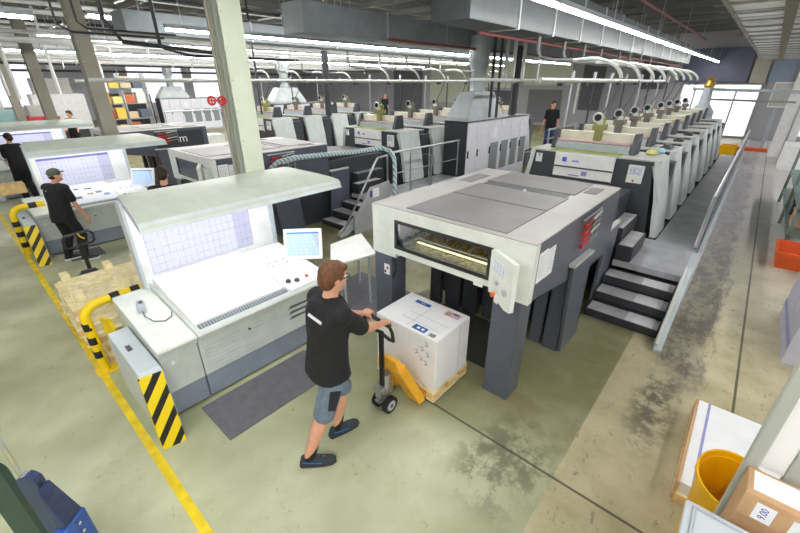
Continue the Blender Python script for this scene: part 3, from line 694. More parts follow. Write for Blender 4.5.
# ------------------------------------------------------------------ printing towers
def tower(first):
    X = 7.6
    t = thing('printing_tower', '', 'printing unit', (X, 2.05, 0), 'printing towers')
    # core with a recessed front
    part(t, 'core', MB().box(X + .02, 1.14, .0, X + 1.16, 2.98, 1.78).box(X + .80, .95, .0, X + 1.16, 1.14, 1.70), DARK, .006)
    for a, b, c_, d_, nm in ((.90, 1.70, 1.13, 1.70, 'operator_side'), (2.74, 3.36, 2.74, 3.22, 'drive_side')):
        part(t, nm, MB().hexa([(X, a, .0), (X + .9, a, .0), (X + .9, b, .0), (X, b, .0)], [(X, c_, 1.81), (X + .9, c_, 1.81), (X + .9, d_, 1.81), (X, d_, 1.81)]), DARK, .008)
    # rounded pale side doors
    for s, y_, yt in ((1, .80, 1.02), (-1, 3.40, 3.24)):
        rings = []
        for z, k in ((.55, 0), (.6, 0), (1.2, .4), (1.72, .92), (1.83, 1.0)):
            yy = y_ + (yt - y_) * k
            rings.append([(X - .01, yy + s * .10, z), (X - .01, yy + s * .015, z), (X + .06, yy, z), (X + .70, yy, z), (X + .78, yy + s * .015, z), (X + .78, yy + s * .10, z)])
        sd = part(t, 'side_door', MB().loft(rings), DOORG, smooth=True)
        if s > 0: part(sd, 'door_grip', MB().hexa([(X - .02, y_ + .10, 1.15), (X, y_ + .10, 1.15), (X, y_ + .12, 1.15), (X - .02, y_ + .12, 1.15)], [(X - .02, yt + .10, 1.75), (X, yt + .10, 1.75), (X, yt + .12, 1.75), (X - .02, yt + .12, 1.75)]), TOPLIGHT)
    part(t, 'foot', MB().box(X - .02, .80, .0, X + 1.16, .98, .56), SEAM)
    part(t, 'top_plate', MB().box(X - .005, 1.02, 1.81, X + .80, 3.24, 1.835).box(X + .80, 1.14, 1.78, X + 1.16, 2.98, 1.80), TOPG, .004)
    # ivory bridge between two dark end plates
    br = part(t, 'bridge', MB().box(X + .50, 1.60, 2.00, X + .62, 2.90, 2.16), IVORY, .006)
    part(br, 'ink_duct', MB().box(X + .34, 1.6, 1.84, X + .50, 2.9, 1.96), GREYPL, .006)
    part(br, 'roller', MB().cyl((X + .42, 1.6, 1.99), (X + .42, 2.9, 1.99), .03, 10), M('pink_roller', (190, 160, 158), .5), smooth=True)
    for a in (1.50, 2.90): part(t, 'end_plate', MB().prism([(X + .30, 1.83), (X + .42, 2.18), (X + .66, 2.18), (X + .70, 1.83)], 'y', a, a + .08), DARK, .004)
    # ink head: bracket, body and ring facing the delivery
    ih = part(t, 'ink_head', MB().box(X + .40, 2.14, 1.86, X + .52, 2.26, 2.24).box(X + .36, 2.10, 2.2, X + .62, 2.30, 2.30).ball((X + .52, 2.22, 2.36), (.12, .09, .10), 12, 8), INKM, .006)
    ring = [(X + .40, 2.24 + .075 * math.cos(i * math.pi / 8), 2.42 + .075 * math.sin(i * math.pi / 8)) for i in range(16)]
    part(ih, 'ring', MB().tube(ring, .018, 6, True), CREAM if first else GREYPL, smooth=True)
    part(ih, 'lens', MB().cyl((X + .38, 2.24, 2.42), (X + .55, 2.24, 2.42), .06, 14), LENS)
    part(ih, 'ink_cup', MB().lathe([(.05, 0), (.06, .09)], (X + .44, 2.2, 2.28), 12), IVORY)
    if first:
        # white sheet guard with blue print and the wall mounted display
        sg = part(t, 'sheet_guard', MB().box(X - .03, 1.70, 1.36, X + .02, 2.74, 1.82), WHITE, .004)
        part(sg, 'guard_bar', MB().box(X - .04, 1.70, 1.56, X - .02, 2.74, 1.585).box(X - .04, 1.70, 1.36, X - .02, 2.74, 1.395), DARK)
        m = MB(); m.box(X - .034, 2.52, 1.66, X - .029, 2.60, 1.74); part(sg, 'print', m, M('blue_square', (70, 110, 220), .5))
        for q_ in ((2.30, 1.67, 2.42, 1.70), (2.12, 1.44, 2.22, 1.52), (2.25, 1.42, 2.45, 1.44)): part(sg, 'print', B(X - .034, q_[0], q_[1], X - .029, q_[2], q_[3]), BLUESTRIPE)
        dp = part(t, 'display', MB().box(X - .03, 1.23, 1.44, X + .02, 1.47, 1.735), CREAM, .004)
        part(dp, 'screen', B(X - .034, 1.26, 1.58, X - .029, 1.44, 1.71), SMALLSCREEN); part(dp, 'button', MB().cyl((X - .045, 1.36, 1.48), (X - .03, 1.36, 1.48), .018, 10), RED)
        n2 = part(t, 'notice', B(X - .01, 3.0, 1.60, X + .0, 3.12, 1.76), PAPER); part(n2, 'print', B(X - .012, 3.03, 1.70, X - .01, 3.07, 1.76), CLINE)
        part(t, 'ink_film', B(X + .02, 1.65, 1.836, X + .33, 2.88, 1.842), OLIVE)
    return t
INKM = M('ink_head_grey', (126, 118, 112), .45, .3)
OLD = INKM
INKM = M('ink_head_olive', (150, 148, 92), .45, .2)
ta = tower(True)
ta['label'] = 'first printing tower with white sheet guard, next to nearest delivery'
INKM = OLD
tb = tower(False); tb.location = (8.95, 2.05, 0)
tb['label'] = 'second printing tower of nearest press, cloths lying in front'
ordn = ('third', 'fourth', 'fifth', 'sixth', 'seventh', 'eighth')
near_tops = [ta, tb]
for i, X in enumerate((10.25, 11.55, 13.22, 14.5, 15.9, 17.5)):
    dup(tb, (X - 8.95, 0, 0), '%s printing tower from the delivery along the nearest press' % ordn[i])
dup(ta, (.3, DY, 0), 'first printing tower of the second press, above its dark stairs')
for i, X in enumerate((9.25, 10.55, 11.85, 13.5, 14.8)):
    dup(tb, (X - 8.95, DY, 0), '%s printing tower from the delivery along the second press' % (('second',) + ordn)[i])
dup(ta, (.3, 2 * DY, 0), 'first printing tower of the third press, left of the dark hanging pipes')
for i, X in enumerate((9.25, 10.55, 11.85)):
    dup(tb, (X - 8.95, 2 * DY, 0), '%s printing tower from the delivery along the third press' % (('second',) + ordn)[i])
# cloths and bottles on the tower tops
solo('cleaning_cloth', MB().ball((8.25, 1.30, 1.87), (.16, .09, .05), 12, 6), M('yellow_cloth', (228, 222, 150), .9, 0, .2, 14), 'crumpled pale yellow cloth on the first tower top', 'cloth', (8.25, 1.3, 1.835), smooth=True)
solo('cleaning_cloth', MB().ball((8.46, 1.19, 1.885), (.11, .07, .055), 12, 6), M('blue_cloth', (170, 206, 226), .9, 0, .2, 14), 'crumpled pale blue cloth on the first tower top', 'cloth', (8.46, 1.19, 1.835), smooth=True)
for i, X in enumerate((9.1, 10.5, 11.9)):
    solo('ink_tray', MB().box(X, 1.14, 1.836, X + .38, 1.32, 1.875).box(X + .05, 1.18, 1.87, X + .33, 1.28, 1.905), DARK, 'dark tray lying on the %s tower top of nearest press' % (('second',) + ordn)[i], 'tray', (X, 1.2, 1.836), bevel=.01)
# body between delivery and first tower
def link(dy, lb):
    t = thing('press_link', lb, 'machine section', (6.5, 2.05 + dy, 0), 'press link sections')
    part(t, 'housing', MB().box(5.56, 1.35 + dy, 0, 7.56, 2.95 + dy, 1.34), DARK, .006)
    part(t, 'sloped_cover', MB().prism([(5.56, 1.34), (5.56, 1.52), (7.0, 1.40), (7.56, 1.36), (7.56, 1.34)], 'y', 1.5 + dy, 2.85 + dy), DARKER, .004)
link(0, 'dark low section joining nearest delivery to its first tower')
link(DY, 'dark low section joining the second delivery to its first tower')

# ------------------------------------------------------------------ supply rail and arching hoses above each press
def hose_row(dy, xs, who, x0, x1):
    ry = 3.0 + dy
    t = thing('supply_rail', 'pale supply pipe running level above the %s' % who, 'pipe', (x0, ry, 3.03), 'supply rails')
    part(t, 'pipe', MB().cyl((x0, ry, 3.03), (x1, ry, 3.03), .04, 10), PIPE, smooth=True)
    for i, X in enumerate(xs):
        part(t, 'drop_pipe', MB().tube([(X + .9, ry, 1.80), (X + .9, ry, 2.98)], .022, 8), PIPED if i % 2 else STEEL)
        part(t, 'valve', MB().cyl((X + .9, ry, 3.0), (X + .9, ry, 3.2), .035, 8), GREYPL)
        part(t, 'bracket', B(X + .3, ry - .05, 2.93, X + .42, ry + .05, 2.99), DARK)
    for i, X in enumerate(xs):
        hx = X + .72
        pts = [(hx, 3.0 + dy, 3.37)] + [(hx, 2.68 + .60 * math.cos(R(a)) + dy, 3.03 + .36 * math.sin(R(a))) for a in range(80, 181, 12)]
        h = thing('supply_hose', '%s arching pale hose from the front above the %s' % ((('first', 'second') + ordn)[i], who), 'hose', (hx, 2.7 + dy, 3.05), 'arching hoses')
        part(h, 'hose', MB().tube(pts, .03, 8), PIPE, smooth=True)
        part(h, 'feed_pipe', MB().tube([(hx, 2.98 + dy, 3.37), (hx, 3.35 + dy, 3.38), (hx, 3.62 + dy, 3.44), (hx, 3.70 + dy, 3.56), (hx, 3.70 + dy, 3.82)], .032, 8), M('feed_grey', (112, 114, 118), .5))
        part(h, 'thin_line', MB().tube([(hx, 2.08 + dy, 3.03), (X + .62, 2.12 + dy, 2.75), (X + .5, 2.22 + dy, 2.44)], .012, 6), PIPED)
PX = (7.6, 8.95, 10.25, 11.55, 13.3, 14.5, 15.9, 17.5)
hose_row(0, PX, 'nearest press', 7.0, 17.7)
hose_row(DY, [p + .3 for p in PX[:6]], 'second press', 2.0, 17.0)
hose_row(2 * DY, [p + .3 for p in PX[:4]], 'third press', 3.0, 16.0)

# ------------------------------------------------------------------ dryer cabinets with hoods
def cabinet():
    t = thing('dryer_cabinet', 'large pale dryer cabinet with dark end right behind nearest delivery', 'cabinet', (11.4, 6.4, 0), 'dryer cabinets')
    x0, x1, y0, y1, h = 9.5, 13.4, 5.93, 6.68, 2.03
    part(t, 'body', B(x0 + .03, y0 + .03, 0, x1, y1, h - .03), TOPLIGHT)
    part(t, 'end_panel', B(x0, y0, 0, x0 + .03, y1, h), DARKER)
    part(t, 'top_edge', B(x0, y0, h - .03, x1, y1, h), DARK)
    ws = (9.55, 10.05, 10.75, 11.45, 12.1, 12.75, 13.38)
    for i in range(6):
        d = part(t, 'door', B(ws[i] + .008, y0 + .005, .08, ws[i + 1] - .008, y0 + .032, h - .06), M('door_grey_white', (222, 223, 234), .4))
        if i in (2, 3, 4, 5): part(d, 'vent', B(ws[i] + .1, y0, .5, ws[i + 1] - .1, y0 + .006, 1.35), MESHP)
        part(d, 'handle', B(ws[i] + .05, y0 - .02, 1.05, ws[i] + .09, y0 + .005, 1.25), BLACK)
    part(t, 'notice', B(11.0, y0, 1.5, 11.22, y0 + .004, 1.78), PAPER)
    return t
def hood(x0, y0, zb, lb):
    t = thing('exhaust_hood', lb, 'exhaust hood', (x0 + 1.0, y0 + .45, zb), 'exhaust hoods')
    part(t, 'base', B(x0, y0, zb, x0 + 1.9, y0 + .74, zb + .10), GALV, .004)
    part(t, 'skirt', MB().hexa([(x0, y0, zb + .10), (x0 + 1.9, y0, zb + .10), (x0 + 1.9, y0 + .74, zb + .10), (x0, y0 + .74, zb + .10)], [(x0 + .45, y0 + .14, zb + .72), (x0 + 1.5, y0 + .14, zb + .72), (x0 + 1.5, y0 + .62, zb + .72), (x0 + .45, y0 + .62, zb + .72)]), GALV)
    c = (x0 + .95, y0 + .38, zb)
    part(t, 'duct', MB().lathe([(.2, .70), (.2, 1.28), (.28, 1.42), (.28, 1.75), (.26, 2.1)], c, 20), GALV, smooth=True)
    m = MB(); [m.lathe([(.21, z), (.215, z + .02), (.21, z + .04)], c, 20) for z in (.74, 1.0, 1.24)]
    part(t, 'duct_ring', m, STEEL, smooth=True)
    return t
cb = cabinet()
hood(9.55, 5.93, 2.03, 'galvanised hood with round duct on the dark ended cabinet by nearest delivery')
t = thing('dust_bottle', 'small blue and yellow bottle standing beside hood on nearest cabinet', 'bottle', (11.6, 6.1, 2.03))
part(t, 'body', MB().lathe([(.07, 0), (.07, .16), (.03, .2)], (11.6, 6.1, 2.03), 12), M('teal_blue', (50, 110, 140), .4)); part(t, 'cap', MB().lathe([(.05, 0), (.06, .08)], (11.6, 6.1, 2.22), 12), AMBER)
cb2 = dup(cb, (1.7, 2 * DY + .3, 0), 'pale dryer cabinet with dark end behind the nearest steel column')
hood(11.25, 6.23 + 2 * DY - .02, 2.03, 'galvanised pyramid hood right of the nearest steel column')
cb3 = dup(cb, (.6, 4 * DY, 0), 'distant pale dryer cabinet seen left of the nearest column')
hood(10.15, 5.95 + 4 * DY - .02, 2.03, 'distant galvanised hood above the cabinet left of the nearest column')
# ------------------------------------------------------------------ lamp rows
def lamp_row(y, segs, z, who):
    for i, (a, b) in enumerate(segs):
        t = thing('strip_light', who[i], 'ceiling light', ((a + b) / 2, y, z), 'strip lights')
        part(t, 'tube', B(a, y - .036, z, b, y + .036, z + .04), STRIP)
        part(t, 'housing', B(a - .02, y - .055, z + .04, b + .02, y + .055, z + .11), GREYPL)
        m = MB(); k = max(2, int((b - a) / 4))
        for j in range(k + 1): x = a + .3 + (b - a - .6) * j / k; m.cyl((x, y, z + .11), (x, y, 5.3), .008, 6)
        part(t, 'hanger', m, STEEL)
lamp_row(2.75, [(-3, 30.2)], 4.0, ['long bright strip light over the nearest press'])
lamp_row(8.75, [(-3, 1.5), (3.4, 24)], 3.86, ['short bright strip light end at the top left corner', 'bright strip light crossing behind the nearest steel column'])
lamp_row(14.6, [(3.4, 28)], 4.0, ['second strip light line beyond the nearest column'])
lamp_row(20.5, [(1, 26)], 4.0, ['strip light over the fourth press line at far left'])
lamp_row(26.4, [(-4, 26)], 4.0, ['faint strip light over the fifth press line'])
lamp_row(33, [(-4, 26)], 4.0, ['farthest strip light near the left wall'])
for yy_, zz_, nm_ in ((11.7, 4.3, 'between the second and third press lines'), (17.6, 4.3, 'just past the farthest console'), (23.5, 4.2, 'over the shelving bay')):
    lamp_row(yy_, [(3, 22)], zz_, ['long strip light %s' % nm_])
lamp_row(-2.9, [(-4, 20)], 4.4, ['strip light over the aisle beside the white board'])
lamp_row(0.2, [(-5, -.6)], 4.5, ['strip light behind the viewer over the aisle'])  # added lamp out of view, brightens the front floor
lamp_row(-1.5, [(-5, .8)], 4.5, ['strip light behind the viewer over the white board'])  # added lamp out of view, brightens the white board and carton
lamp_row(2.0, [(-5, -.9)], 4.5, ['strip light behind the viewer over the yellow floor line'])  # another lamp added out of view, brightens the man and delivery front

# ------------------------------------------------------------------ air ducts
def duct(x0, x1, y0, y1, z0, z1, name, lb, mt, seams):
    t = thing(name, lb, 'air duct', ((x0 + x1) / 2, (y0 + y1) / 2, z0), 'air ducts')
    part(t, 'sheet_body', B(x0, y0, z0, x1, y1, z1), mt, .01)
    n = int((x1 - x0) / seams)
    for i in range(1, n + 1):
        x = x0 + i * seams; part(t, 'flange', B(x, y0 - .02, z0 - .02, x + .04, y1 + .02, z1 + .02), GALV)
    m = MB()
    for i in range(max(2, n // 2)):
        x = x0 + .6 + i * 2 * seams
        for yy in (y0 + .04, y1 - .04): m.cyl((x, yy, z1), (x, yy, 5.3), .008, 6)
    part(t, 'hanger', m, STEEL)
    return t
duct(5.55, 26, 3.55, 4.25, 3.82, 4.6, 'air_duct', 'large galvanised air duct hanging beside the strip light over nearest press', M('duct_side_grey', (82, 88, 92), .5, .15, .12, 2.5), 1.5)
duct(4.95, 25, 6.66, 7.3, 3.82, 4.32, 'air_duct', 'galvanised rectangular duct with a visible blunt end above the second press', GALVD, 2.2)
duct(3.0, 25, 9.6, 10.3, 3.86, 4.25, 'air_duct', 'grey duct running behind the strip light of the second press', GALVD, 2.6)
# ------------------------------------------------------------------ overhead pipes
def pipe(pts, r, mt, lb, g='overhead pipes', name='overhead_pipe'):
    return solo(name, MB().tube(pts, r, 8), mt, lb, 'pipe', pts[0], g, smooth=True)
for i, (y, mt, lb) in enumerate(((5.49, PIPE, 'left of the three pale pipes dropping beside the large duct'), (5.27, PIPE, 'middle of the three pale pipes dropping beside the large duct'), (5.0, PIPE, 'right of the three pale pipes dropping beside the large duct'))):
    pipe([(10.5, y, 5.6), (10.5, y, 3.05), (10.5, y + .3, 3.0)], .05, mt, lb)
pipe([(10.5, 5.87, 4.1), (10.5, 5.85, 2.1)], .04, PIPED, 'left of two black pipes standing on the nearest dryer cabinet')
pipe([(10.5, 5.66, 4.1), (10.5, 5.64, 2.1)], .04, PIPED, 'right of two black pipes dropping beside the nearest dryer cabinet')
pipe([(10.5, 4.59, 4.1), (10.5, 4.6, 3.0)], .025, PIPE, 'thin pale pipe dropping right of the three pale pipes')
pipe([(12.6, 6.2, 4.0), (12.6, 6.2, 2.04)], .13, PIPED, 'thick dark corrugated pipe on the far end of nearest cabinet')
pipe([(6.4, 3.9, 3.74), (26, 3.9, 3.74)], .028, REDPIPE, 'dull red pipe under the large galvanised duct')
pipe([(6.8, 6.3, 3.8), (25, 6.3, 3.8)], .03, REDPIPE, 'dull red pipe along the blunt ended duct')
pipe([(8, 5.05, 3.05), (15, 5.05, 3.05), (15, 5.05, 2.0)], .035, PIPE, 'pale level pipe joining the three dropped pipes')
pipe([(14, -2.5, 5.0), (26, 1.5, 5.1), (30, 1.5, 5.1)], .05, RED, 'bright red sprinkler pipe near the far wall')
pipe([(9, 3.6, 5.15), (30, 3.6, 5.15)], .04, REDPIPE, 'dark red pipe under the roof at upper right')
def rack(y0, lb, rows):
    t = thing('pipe_rack', lb, 'pipe rack', (8, y0, 4), 'overhead pipe racks')
    for dy, z, r, mt in rows: part(t, 'pipe', MB().cyl((-5, y0 + dy, z), (24, y0 + dy, z), r, 8), mt, smooth=True)
    for i in range(7):
        x = -4.2 + i * 4.2
        part(t, 'hanger', MB().cyl((x, y0, 3.5), (x, y0, 5.3), .02, 6), STEEL)
        part(t, 'cross_bar', MB().cyl((x, y0 - .1, 4.9), (x, y0 + 1.6, 4.9), .03, 6), STEEL)
WP = M('white_pipe', (232, 234, 236), .4)
rack(12.2, 'overhead rack of thin pale pipes behind the canopy of the second console', ((0, 4.35, .05, WP), (.3, 4.9, .04, PIPED), (.7, 4.6, .05, WP), (1.1, 3.9, .04, WP), (1.4, 5.05, .06, WP)))
rack(15.3, 'overhead rack of mixed pipes above the farthest console canopy', ((0, 4.0, .06, WP), (.4, 4.7, .05, PIPED), (.8, 5.0, .06, WP), (1.2, 4.3, .05, WP)))
rack(19.7, 'overhead rack of pale pipes beyond the farthest console', ((0, 3.8, .06, WP), (.5, 4.4, .07, WP), (.9, 5.0, .06, PIPED), (1.3, 4.75, .06, WP)))
rack(21.8, 'overhead rack of pale pipes in front of the tall shelving', ((0, 4.0, .06, WP), (.5, 4.6, .08, WP), (1.0, 5.1, .06, WP), (1.4, 3.7, .05, PIPED)))
rack(25.0, 'overhead rack of pipes behind the tall shelving', ((0, 3.9, .08, WP), (.6, 4.5, .08, WP), (1.2, 5.1, .08, WP)))
rack(30.5, 'farthest overhead rack of pale pipes by the bright windows', ((0, 4.0, .1, WP), (.8, 4.8, .1, WP), (1.4, 3.6, .06, PIPED)))
for i, (x, y) in enumerate(((1.6, 14.0), (1.9, 18.6), (3.4, 19.5), (1.0, 22), (2.6, 24.5), (5.5, 22), (5.0, 29))):
    pipe([(x, y, 5.3), (x, y, 2.6)], .045, WHITE, 'thin white pipe hanging down %s' % ('behind the second console', 'between the two left columns', 'right of the middle column', 'far behind the leftmost column', 'far behind the middle column', 'beside the yellow shelves', 'in the farthest bay on the left')[i])
pipe([(3.1, 8.4, 5.3), (3.1, 8.4, 3.55), (3.6, 8.4, 3.45), (6, 8.4, 3.45)], .03, PIPED, 'dark bent pipe behind the top of the nearest column')
for i, (dx, lb) in enumerate(((0, 'left'), (.26, 'right'))):
    pipe([(6.9 + dx, 12.3, 5.2), (6.9 + dx, 12.3, 2.05)], .03, PIPED, '%s one of the dark thin pipes in front of the second cabinet' % lb)
pipe([(9.6, 11.9, 5.2), (9.6, 11.9, 1.9)], .11, PIPED, 'thick dark pipe hanging above the third press towers')
# dark pipes curling above the middle left column
pipe([(1.6, 7.9, 5.2), (1.6, 7.9, 3.75), (1.75, 7.9, 3.66), (3.0, 7.9, 3.66)], .016, PIPED, 'first thin dark bent conduit left of the thick column')
pipe([(1.85, 7.9, 5.2), (1.85, 7.9, 3.80), (1.95, 7.9, 3.72), (3.2, 7.9, 3.72)], .016, PIPED, 'second thin dark bent conduit left of the thick column')
pipe([(2.3, 8.3, 5.2), (2.3, 8.3, 3.9), (2.5, 8.3, 3.6), (4.2, 8.3, 3.5)], .035, PIPED, 'thick black hose beside the top of the middle column')

# ------------------------------------------------------------------ cable tray over the right hand aisle
t = thing('cable_tray', 'wide ribbed white cable tray hanging over the aisle at upper right', 'cable tray', (14, .1, 3.95))
part(t, 'tray_sheet', B(5.0, -.62, 3.98, 27, .80, 4.0), TRAYM)
m = MB(); m.box(5, .78, 3.94, 27, .82, 4.10); m.box(5, -.64, 3.94, 27, -.60, 4.10)
part(t, 'side_rail', m, COLD)
for i in range(20): part(t, 'rung', MB().cyl((5.5 + i * 1.1, -.6, 3.96), (5.5 + i * 1.1, .8, 3.96), .018, 6), STEEL)
part(t, 'centre_channel', B(5, .06, 3.93, 27, .2, 3.97), M('brown_channel', (120, 112, 88), .6))
m = MB(); [m.cyl((6 + i * 4, yy, 4.0), (6 + i * 4, yy, 5.3), .012, 6) for i in range(6) for yy in (-.6, .78)]
part(t, 'hanger', m, STEEL)
# cross pipe with gold coupling at the far end
t = thing('feeder_gantry', 'low gantry pipe with brass coupling at far end of nearest press', 'gantry', (22, 1.5, 0))
part(t, 'cross_tube', MB().cyl((22, -1.0, 2.65), (22, 2.6, 2.75), .06, 8), GREYPL)
part(t, 'lower_tube', MB().cyl((22, -.8, 2.3), (22, 2.2, 2.35), .04, 8), STEEL)
part(t, 'coupling', MB().lathe([(.14, 0), (.2, .12), (.12, .3), (.2, .42)], (21.5, 2.0, 2.75), 14), GOLD)
part(t, 'stand', MB().lathe([(.45, 0), (.2, .35), (.16, 1.0)], (21.5, 2.0, 1.85), 14).box(21.2, 1.6, 0, 21.8, 2.4, 1.85), GREYPL, smooth=True)
for yy in (-.95, 1.1, 2.5): part(t, 'upright', MB().cyl((22, yy, 0), (22, yy, 2.75), .035, 8), STEEL)
t = thing('plastic_crate', 'amber yellow plastic crate on the floor at the end of the press platform', 'crate', (21.6, .65, 0))
m = MB(); m.box(21.3, .40, 0, 22.1, 1.0, .06); m.box(21.3, .40, 0, 21.34, 1.0, .62); m.box(22.06, .40, 0, 22.1, 1.0, .62); m.box(21.3, .40, 0, 22.1, .44, .62); m.box(21.3, .96, 0, 22.1, 1.0, .62)
part(t, 'body', m, AMBER); part(t, 'rim', MB().box(21.27, .37, .58, 21.33, 1.03, .64).box(21.27, .37, .58, 22.1, .43, .64), AMBER)
solo('floor_kerb', B(25.5, -.6, 0, 26.0, .6, .14), ORANGE, 'orange kerb strip on the floor before the bright far opening', 'kerb', (25.7, 0, 0))
t = thing('switch_cabinet', 'white wall box standing before the far wall right of gantry', 'cabinet', (27, -.35, 0))
part(t, 'body', B(27, -.75, 1.9, 27.5, .0, 3.0), WHITE, .01); part(t, 'stand', B(27.1, -.45, 0, 27.3, -.3, 1.9), GREYPL)
part(t, 'door', B(26.98, -.7, 1.95, 27.0, -.05, 2.95), TOPLIGHT)
solo('white_post', B(24.2, -1.35, 0, 24.6, -.62, 6.3), WHITE, 'broad white pillar far down the right hand aisle', 'pillar', (24.4, -1, 0))
solo('white_counter', B(20.5, -2.6, 0, 22.0, -.95, .9), WHITE, 'white counter block at the far right of the aisle', 'counter', (21, -1.7, 0), bevel=.02)

# ------------------------------------------------------------------ rack with supplies along the right hand aisle
t = thing('supply_rack', 'grey green metal supply rack along the right edge of the aisle', 'rack', (12, -1.5, 0))
for x in (10.0, 12.4, 14.8):
    for y in (-1.0, -1.7): part(t, 'upright', B(x - .03, y - .03, 0, x + .03, y + .03, 1.5), GREENM)
for z in (.35, .85): part(t, 'shelf', B(9.97, -1.73, z, 14.83, -.97, z + .04), GREENM)
for i, (x, y, z, sx, sy, sz, mt, lb) in enumerate(((10.4, -1.25, .89, .5, .4, .3, WHITE, 'white box on the rack shelf above the orange bin'), (11.2, -1.3, .89, .4, .4, .22, GREYPL, 'grey box in the middle of the rack top shelf'), (12.8, -1.3, .89, .5, .4, .25, M('pale_blue_tub', (176, 200, 214), .5), 'pale blue box at the far end of the rack shelf'), (10.6, -1.2, .39, .5, .35, .3, CARD, 'brown carton on the lower rack shelf'), (11.7, -1.2, .39, .4, .35, .32, DARK, 'dark box on the lower rack shelf'), (13.2, -1.25, .39, .5, .35, .3, WOODD, 'tan box on the lower rack shelf'))):
    b_ = thing('storage_box', lb, 'box', (x, y, z)); part(b_, 'body', B(x, y - sy / 2, z, x + sx, y + sy / 2, z + sz), mt, .01); part(b_, 'lid', B(x - .01, y - sy / 2 - .01, z + sz - .05, x + sx + .01, y + sy / 2 + .01, z + sz + .01), mt, .008)
t = thing('parts_bin', 'orange plastic bin on the floor at the right edge below rack', 'bin', (9.5, -1.2, 0))
m = MB()
m.loft([[(9.15, -1.45, 0), (9.75, -1.45, 0), (9.75, -.92, 0), (9.15, -.92, 0)], [(9.1, -1.5, .30), (9.8, -1.5, .34), (9.8, -.85, .34), (9.1, -.85, .30)], [(9.14, -1.46, .30), (9.76, -1.46, .34), (9.76, -.89, .34), (9.14, -.89, .30)], [(9.19, -1.41, .04), (9.71, -1.41, .04), (9.71, -.96, .04), (9.19, -.96, .04)]])
part(t, 'tub', m, ORANGE); part(t, 'front_lip', B(9.06, -1.48, .25, 9.10, -.88, .31), ORANGE)
# wrapped cartons at the right edge
for i, (z0, lb) in enumerate(((.0, 'lower white carton with violet band stacked at the right edge'), (.48, 'upper white carton with violet band stacked at the right edge'))):
    t = thing('banded_carton', lb, 'carton', (6.4, -1.4, z0), 'white cartons at the right edge')
    part(t, 'box', B(5.7, -1.85, z0, 7.1, -.98, z0 + .475), M('lavender_carton', (196, 194, 210), .7), .008)
    part(t, 'band', B(5.692, -1.30, z0 - .0, 5.70, -1.2, z0 + .475), BLUESTRIPE); part(t, 'side_band', B(5.7, -.98, z0 + .2, 7.1, -.975, z0 + .28), BLUESTRIPE)

# ------------------------------------------------------------------ pallets
def pallet(name, lb, cx, cy, z, L, W, g):
    """L along x, W along y"""
    t = thing(name, lb, 'pallet', (cx, cy, z), g)
    bw = min(.12, W / 5 - .025)
    for i in range(5):
        y = cy - W / 2 + (W - bw) * i / 4
        part(t, 'deck_board', B(cx - L / 2, y, z + .122, cx + L / 2, y + bw, z + .144), WOOD, .003)
    for i in range(3):
        x = cx - L / 2 + (L - .11) * i / 2
        part(t, 'cross_board', B(x, cy - W / 2, z + .10, x + .11, cy + W / 2, z + .122), WOOD, .003)
    for j in range(3):
        y = cy - W / 2 + (W - .10) * j / 2
        for i in range(3):
            x = cx - L / 2 + (L - .11) * i / 2
            part(t, 'block', B(x, y, z + .022, x + .11, y + .10, z + .10), WOODD, .003)
        part(t, 'bottom_board', B(cx - L / 2, y, z, cx + L / 2, y + .10, z + .022), WOOD, .003)
    return t
words = ('bottom', 'second lowest', 'middle', 'topmost')
first = None
for i in range(4):
    lb = '%s pine pallet of the rear stack left of the nearest console' % words[i]
    if first is None: first = pallet('pine_pallet', lb, .86, 5.98, 0, 1.0, .95, 'pine pallets beside the console')
    else: dup(first, ((.02, -.03, .0, .0)[i], (-.02, .03, 0, 0)[i], .1445 * i), lb)
first = None
for i in range(3):
    lb = '%s pine pallet of the front stack behind the striped guard rail' % ('bottom', 'middle', 'topmost')[i]
    if first is None: first = pallet('pine_pallet', lb, .97, 5.21, 0, 1.0, .56, 'pine pallets beside the console')
    else: dup(first, ((0, .01, -.03)[i], (0, .01, 0)[i], .1445 * i), lb)
# upside down loose boards on the top pallet
zt = .1445 * 4
t = thing('upturned_pallet', 'upturned pine pallet with runners showing on the rear stack', 'pallet', (.86, 5.98, zt))
part(t, 'board', B(.42, 5.53, zt + .001, 1.36, 5.90, zt + .022), WOOD, .003); part(t, 'board', B(.40, 6.02, zt + .001, 1.38, 6.44, zt + .022), WOOD, .003)
for x in (.44, .92, 1.27):
    part(t, 'runner', B(x, 5.55, zt + .022, x + .09, 6.42, zt + .06), WOOD, .003); part(t, 'block', B(x, 5.55, zt + .06, x + .09, 5.70, zt + .14), WOOD, .003); part(t, 'block', B(x, 6.26, zt + .06, x + .09, 6.42, zt + .14), WOOD, .003)

# guard rail, yellow tube with black bands
t = thing('guard_rail', 'bent yellow tube guard with black bands beside the pallets', 'guard rail', (.39, 4.86, 0))
pts = [(.39, 4.86, 0), (.395, 4.86, .66)] + [(.385 + .17 * (1 - math.cos(R(a))), 4.86, .66 + .18 * math.sin(R(a))) for a in range(15, 91, 15)] + [(.9, 4.86, .85), (1.25, 4.86, .86)]
part(t, 'tube', MB().tube(pts, .048, 14), YELLOW, smooth=True)
for z in (.20, .38, .56): part(t, 'black_band', MB().cyl((.3885, 4.86, z), (.387, 4.86, z + .09), .0495, 14), BLACK)
for x in (.66, .86): part(t, 'black_band', MB().cyl((x, 4.86, .848), (x + .09, 4.86, .851), .0498, 14), BLACK)
part(t, 'foot_plate', B(.30, 4.77, 0, .50, 4.95, .012), YELLOW, .003)
part(t, 'end_post', MB().cyl((1.25, 4.90, 0), (1.25, 4.90, .86), .04, 10), YELLOW)
